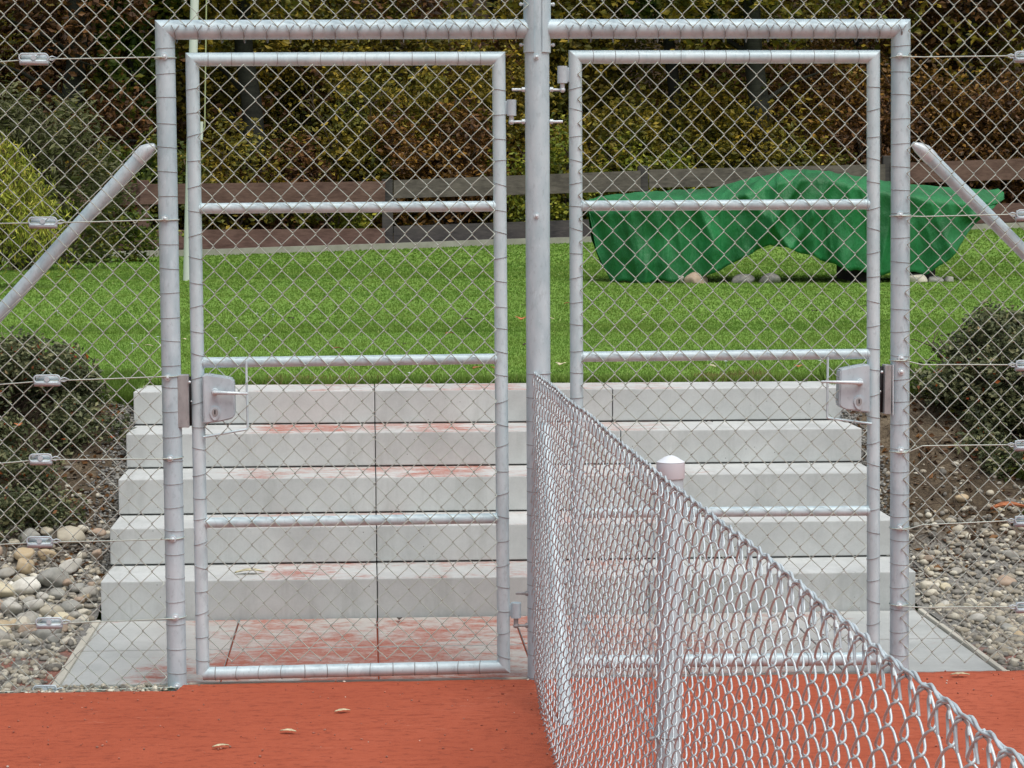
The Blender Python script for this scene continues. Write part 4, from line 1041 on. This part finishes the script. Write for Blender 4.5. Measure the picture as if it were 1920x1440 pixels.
# dead twigs on the bank
mb = MB()
for k in range(420):
    s = random.choice([-1, 1]); x = (SX0-.05-random.random()*.9) if s < 0 else (SX1+.05+random.random()*1.0); y = random.uniform(1.45, 2.6); L = random.uniform(.04, .20); th = random.uniform(0, 6.28)
    z = float(zbank(x, y))+.008; z2 = float(zbank(x+L*math.cos(th), y+L*math.sin(th)))+random.uniform(.005, .05)
    x2_ = x+L*math.cos(th)
    if SX0-.02 < x2_ < SX1+.02: continue
    sweep(mb, [[(x, y, z), ((x+x2_)/2, y+L*math.sin(th)/2, (z+z2)/2+random.uniform(0, .015)), (x2_, y+L*math.sin(th), z2)]], np.array([.0022, .0018, .001]), 4)
tag(mb.build('dead_twigs', M['twig'], smooth=False), kind='stuff')
n = 2200; x = np.where(RNG.random(n) < .5, RNG.uniform(-2.6, SX0-.03, n), RNG.uniform(SX1+.03, 2.9, n)); y = RNG.uniform(1.3, 2.6, n)
V, F = leafcloud(np.stack([x, y, zbank(x, y)+.008], 1), .022, .25); mb = MB(); mb.add(V, F); tag(mb.build('leaf_litter', LM['rust'], smooth=False), kind='stuff')

# weeping yellow bush and feathery shrub at the left edge of the lawn
bp = at(20, 545, 13.8)
wb = thing('weeping_bush', 'yellow green weeping bush at the left edge of the lawn', 'bush', None, (-4.15, 13.8, .7)); inv_ = Matrix.Translation((4.15, -13.8, -.7))
mbl = MB(); mbs = MB()
for k in range(230):
    a = random.uniform(0, 6.28); R = random.uniform(.12, .80); h = random.uniform(1.05, 1.62)*(1-.25*R); b0 = Vector((-4.2, 13.8, .7)); pk_ = b0+Vector((math.cos(a)*R*.6, math.sin(a)*R*.6, h)); en = b0+Vector((math.cos(a)*R*1.15, math.sin(a)*R*1.1, h*random.uniform(.1, .7)))
    P = [b0.lerp(pk_, .5)+Vector((0, 0, .1)), pk_, pk_.lerp(en, .3)+Vector((math.cos(a)*.05, math.sin(a)*.05, .02)), pk_.lerp(en, .65), en]
    sweep(mbs, [[tuple(b0)]+[tuple(p) for p in P]], np.array([.006, .005, .003, .002, .0015, .001]), 4)
    for j in range(60):
        q = random.random(); p = P[1].lerp(P[2], q*2) if q < .35 else P[2].lerp(en, (q-.35)/.65)
        mbl.v.append(np.zeros((0, 3))); mbl.v.pop()
        if not hasattr(wb, '_x'): pass
        mbl_pts = (p.x+random.gauss(0, .04), p.y+random.gauss(0, .04), p.z+random.gauss(0, .05))
        if 'WBP' not in globals(): WBP = []
        WBP.append(mbl_pts)
V, F = leafcloud(np.array(WBP), .016, .5, 4.5, 1.2); mbl.add(V, F)
o = mbl.build('leaves', LM['bamboo'], wb, smooth=False); o.matrix_parent_inverse = inv_; o = mbs.build('stems', M['twig'], wb); o.matrix_parent_inverse = inv_
shrub('feathery_shrub', 'tall grey green feathery shrub behind the yellow weeping bush', 'shrub', (-4.75, 19.5, 1.75), (1.15, .9, 1.15), 15000, .035, 'grey_green', .7, 90, .25, 30, .02, droop=.2, long=3.2, csize=.3)
shrub('dark_shrub', 'low dark shrub between the feathery shrub and the wooden fence', 'shrub', (-4.6, 22.5, 1.05), (1.3, .6, .5), 6000, .05, 'green', .7, 50, .3, 10, .02)

# ------------------------------------------------------------------ woodland beyond the fence
def tree(label, px, pyb, Y, R, H_, crown, pal, lean=0., n=13000, csz=.10):
    p = at(px, 300, Y); z0 = float(zlawn(p.x, Y)); base = (p.x, Y, z0); t_ = thing('tree', label, 'tree', None, base); inv_ = Matrix.Translation((-p.x, -Y, -z0))
    mb = MB(); pts = []; K = 9
    for k in range(K): f = k/(K-1); pts.append((p.x+lean*f*H_+.10*math.sin(k*1.3+px), Y+.08*math.cos(k*1.7), z0-.3+f*H_))
    rr = np.array([R*(1.35 if k == 0 else 1.05-.6*k/(K-1)) for k in range(K)]); sweep(mb, [pts], rr, 12)
    for k in range(9):
        j = random.randint(2, K-2); a = Vector(pts[j]); th = random.uniform(0, 6.28); L = random.uniform(.8, 2.2)
        e = a+Vector((math.cos(th)*L, math.sin(th)*L, random.uniform(.1, .9))); sweep(mb, [[tuple(a), tuple(a.lerp(e, .5)+Vector((0, 0, .1))), tuple(e)]], np.array([.25, .15, .05])*R, 6)
    o = mb.build('trunk', M['bark'], t_); o.matrix_parent_inverse = inv_
    c = (p.x+lean*H_, Y, z0+H_*.86); P = blobpoints(n, c, (crown[0]*1.15, crown[1], crown[2]*1.2), .1, 130, csize=.2); P = P[P[:, 2] > z0+1.0]
    V, F = leafcloud(P, csz, .6); mb = MB(); mb.add(V, F); o = mb.build('crown', LM[pal], t_, smooth=False); o.matrix_parent_inverse = inv_
TR = [(140, 31.0, .24, 6.5, (1.9, 1.5, 3.0), 'rust', 'dark trunk tree furthest left with rust brown leaves'),
      (262, 31.0, .13, 5.4, (.75, .8, 2.6), 'green', 'slim tree wrapped in green ivy left of the left portal post'),
      (470, 31.2, .22, 7.0, (2.2, 1.5, 2.6), 'olive', 'straight dark trunk seen through the left gate leaf'),
      (735, 36.5, .20, 7.2, (2.0, 1.5, 3.0), 'orange', 'tree with orange leaves behind the top right of the left gate leaf'),
      (585, 39.0, .16, 7.0, (2.0, 1.5, 2.8), 'olive', 'thin trunk deep in the wood behind the left gate leaf'),
      (1130, 37.0, .16, 7.2, (2.2, 1.5, 3.0), 'olive', 'olive leaved tree just right of the middle post'),
      (1255, 34.0, .15, 7.2, (1.4, 1.3, 2.4), 'green', 'dark leaved tree behind the left half of the right gate leaf'),
      (1412, 30.9, .23, 7.0, (2.2, 1.6, 2.4), 'gold', 'broad dark trunk seen through the right gate leaf'),
      (1600, 37.0, .16, 7.2, (2.0, 1.6, 2.8), 'orange', 'tree with brown orange leaves behind the right lock stile'),
      (1815, 34.5, .18, 7.2, (2.0, 1.6, 3.0), 'rust', 'dark slender tree at the far right beyond the fence'),
      (20, 38.0, .20, 7.2, (2.2, 1.5, 3.0), 'rust', 'shadowy tree at the left edge deep in the wood'),
      (1945, 38.0, .20, 7.2, (2.2, 1.5, 3.0), 'olive', 'shadowy tree at the right edge deep in the wood'),
      (930, 40.0, .20, 7.4, (2.4, 1.5, 3.0), 'gold', 'tree hidden deep in the wood behind the middle post')]
for (px, Y, R, H_, crown, pal, lb) in TR: tree(lb, px, 0, Y, R, H_, crown, pal, random.uniform(-.02, .02))
SB = [(60, 30.2, 1.3, 1.9, 'olive', 'olive bush at the left edge beyond the wooden fence'), (190, 30.6, 1.0, 2.2, 'rust', 'rust brown bush left of the left portal post'),
      (300, 30.2, .9, 1.7, 'green', 'green bush behind the left portal post'), (420, 30.4, 1.2, 1.8, 'olive', 'olive bush behind the left edge of the left gate leaf'),
      (545, 30.8, 1.1, 1.5, 'rust', 'low brown bush behind the centre of the left gate leaf'), (640, 29.9, .65, 1.05, 'yellowgreen', 'bright yellow green bush leaning over the wooden fence in the left gate leaf'),
      (700, 31.5, 1.3, 2.6, 'olive', 'tall olive bush behind the right half of the left gate leaf'), (830, 30.9, 1.1, 2.1, 'orange', 'orange brown bush beside the right stile of the left gate leaf'),
      (900, 31.8, 1.3, 3.1, 'olive', 'tallest olive bush left of the middle post'), (1050, 30.6, .9, 1.7, 'yellowgreen', 'yellow green bush between the middle post and the right leaf'),
      (1150, 31.0, 1.1, 2.0, 'olive', 'olive bush behind the left edge of the right gate leaf'), (1230, 30.7, .9, 1.5, 'yellowgreen', 'yellow green bush above the left end of the green cover'),
      (1330, 31.2, 1.2, 2.4, 'gold', 'gold leaved bush left of the broad dark trunk'), (1470, 30.9, 1.2, 2.0, 'gold', 'gold brown bush right of the broad dark trunk'),
      (1560, 31.6, 1.3, 3.0, 'orange', 'tall orange bush behind the right side of the right gate leaf'), (1660, 31.0, 1.1, 2.1, 'rust', 'rust brown bush behind the right portal post'),
      (1780, 31.4, 1.4, 2.6, 'orange', 'brown orange bush behind the right brace'), (1900, 31.2, 1.3, 2.2, 'rust', 'dark brown bush at the right edge beyond the wooden fence'),
      (350, 34.5, 1.6, 3.4, 'olive', 'tall bush in the second row behind the left portal post'), (620, 35.0, 1.7, 3.6, 'gold', 'tall brown gold bush in the second row behind the left gate leaf'),
      (1060, 35.0, 1.6, 3.6, 'olive', 'tall bush in the second row behind the middle post'), (1400, 36.0, 1.9, 3.8, 'gold', 'tall bush in the second row behind the broad dark trunk'),
      (1720, 35.5, 1.8, 3.8, 'orange', 'tall bush in the second row behind the right portal post'), (100, 35.5, 1.8, 3.6, 'rust', 'tall bush in the second row at the left edge')]
for (px, Y, w, h, pal, lb) in SB:
    p = at(px, 300, Y); z0 = float(zlawn(p.x, Y))
    shrub('bush', lb, 'bush', (p.x, Y, z0+h*.52), (w*1.25, .9, h*.66), int(4200*w*h), .068, pal, z0, int(34*w*h), .05, 12, .03, csize=.30)

# the wood further back reads as one mass of foliage
nW = 150000; xw = RNG.uniform(-9, 17, nW); yw = RNG.uniform(32.6, 40, nW); zw = RNG.uniform(.9, 7.5, nW)
dn = .5*vnoise(xw*1.0, zw+yw*.37, 1.1, 21)+.3*vnoise(xw, zw+yw, 2.7, 22)+.2*vnoise(xw, zw, 6, 23); kw = dn > .50
P = np.stack([xw, yw, zw], 1)[kw]
q_ = vnoise(P[:, 0], P[:, 2]*1.3, .55, 31)
for pal_, lo_, hi_ in (('olive', 0, .46), ('gold', .46, .62), ('rust', .62, .86), ('orange', .86, 1.01)):
    kk = (q_ >= lo_) & (q_ < hi_)
    V, F = leafcloud(P[kk], .105, .6); mb = MB(); mb.add(V, F); tag(mb.build('woodland', LM[pal_], smooth=False), kind='stuff')

# ------------------------------------------------------------------ small things on the ground
def fallen(px, py, z, s, col, label, nm='fallen_leaf', cat='leaf', long=1.5):
    d = at(px, py, 0)-CAM; p = CAM + d*((z-CAM.z)/d.z); mb = MB()
    th = random.uniform(0, 6.28) if long < 2 else random.uniform(-.35, .35); n = 9; V = []; 
    for k in range(n+1):
        f = k/n; w = math.sin(f*math.pi)**.8*s*.4*(1+.25*math.sin(k*2.4)); x = (f-.5)*s*long
        for sd_ in (-1, 0, 1): V.append((x*math.cos(th)-sd_*w*math.sin(th), x*math.sin(th)+sd_*w*math.cos(th), .004+.10*s*abs(sd_)+.18*s*math.sin(f*3)))
    F = []
    for k in range(n):
        for j in range(2): a = k*3+j; F.append([a, a+3, a+4, a+1])
    mb.add(V, F); o = mb.build(nm, M[col], smooth=True); o.location = p; s_ = o.modifiers.new('t', 'SOLIDIFY'); s_.thickness = .0008
    return tag(o, label, cat)
for nm, c_ in (('leaf_brown', (.32, .13, .04)), ('leaf_cream', (.62, .56, .36)), ('leaf_dark', (.05, .03, .02)), ('leaf_orange', (.50, .17, .06))):
    m, t, b = mat(nm, .7); v = noise(t, coords(t), 60, 3); t.links.new(ramp(t, v, [(.35, tuple(q*.7 for q in c_)), (.65, tuple(min(1, q*1.2) for q in c_))]), b.inputs['Base Color']); M[nm] = m
ZS = [SZ0+(i+1)*RH for i in range(5)]
fallen(1331, 690, ZTOP+.02, .045, 'leaf_cream', 'cream white leaf on the grass just above the top step')
fallen(1497, 690, ZTOP+.02, .045, 'leaf_orange', 'orange brown leaf on the grass above the right end of the top step')
fallen(978, 602, .715, .10, 'leaf_orange', 'orange leaf on the lawn left of the middle post')
fallen(1010, 530, .715, .08, 'leaf_brown', 'brown leaf on the lawn close to the middle post')
fallen(1052, 687, ZTOP+.02, .06, 'leaf_cream', 'pale leaf on the grass right of the middle post')
fallen(1510, 715.5, ZS[4]+.001, .03, 'leaf_dark', 'thin dark leaf on the top step near the right lock')
fallen(1330, 793, ZS[3]+.001, .022, 'leaf_dark', 'small dark leaf on the second highest step')
fallen(1108, 0+1163, .0, .0215, 'leaf_brown', 'small brown leaf on the paving under the low fence')
fallen(468, 1076, ZS[0]+.001, .05, 'leaf_cream', 'pale twig like leaf on the lowest step', long=2.2)
fallen(749, 1163, .0, .022, 'leaf_dark', 'dark red leaf at the foot of the lowest step')
fallen(642, 1336, .003, .022, 'leaf_cream', 'cream leaf on the clay below the left gate leaf', long=2.2)
fallen(540, 1374, .003, .022, 'leaf_cream', 'second cream leaf on the clay', long=2.2)['label'] = 'tan leaf on the clay left of the cream leaf and nearer the viewer'
fallen(414, 1402, .003, .020, 'leaf_cream', 'lowest pale leaf on the clay in the left half', long=2.4)
fallen(1800, 1268, .003, .026, 'leaf_cream', 'pale leaf on the clay right of the right portal post', long=2.4)
fallen(1662, 858, .33, .05, 'leaf_orange', 'curled orange leaf on the bank between the right leaf and the right post')
fallen(1893, 958, .42, .09, 'leaf_orange', 'orange brown dead leaf above the grey boulder')
fallen(62, 660, .85, .03, 'leaf_orange', 'orange leaf caught on top of the berry shrub')
fallen(34, 800, .62, .04, 'leaf_orange', 'orange leaf caught low in the berry shrub')
fallen(238, 810, .45, .07, 'leaf_brown', 'red brown leaf beside the second highest step on the left')
for k in range(34):
    px, py = random.uniform(20, 1880), random.uniform(500, 700)
    d = at(px, py, 0)-CAM; p = CAM + d*((.712-CAM.z)/d.z)
    if p.y > 22 or p.y < LAWN0+.1: continue
    o_ = fallen(px, py, .722, random.uniform(.02, .05), random.choice(['leaf_brown', 'leaf_dark', 'leaf_dark', 'leaf_cream']), 'small withered leaf lying scattered in the lawn grass'); o_['group'] = 'withered leaves scattered on the lawn'
# daisies and specks in the lawn
DA = [(248, 645), (296, 632), (442, 634), (496, 629), (108, 583), (482, 588), (512, 590), (1015, 632), (1075, 700), (1361, 678), (1538, 677), (1250, 560), (655, 540), (768, 700)]
for (px, py) in DA:
    d = at(px, py, 0)-CAM; p = CAM + d*((.735-CAM.z)/d.z); mb = MB(); a = np.arange(9)*2*math.pi/9
    for q in a:
        c_, s_ = math.cos(q), math.sin(q); mb.add([(0, 0, 0), (c_*.008-s_*.004, s_*.008+c_*.004, .002), (c_*.013, s_*.013, .003), (c_*.008+s_*.004, s_*.008-c_*.004, .002)], [[0, 1, 2, 3]])
    ball(mb, (0, 0, .002), .0035); sweep(mb, [[(0, 0, 0), (.002, 0, -.04)]], .001, 4)
    o = mb.build('daisy', M['cap']); o.location = p; tag(o, 'tiny white daisy in the short grass of the lawn', 'flower', 'daisies in the lawn')
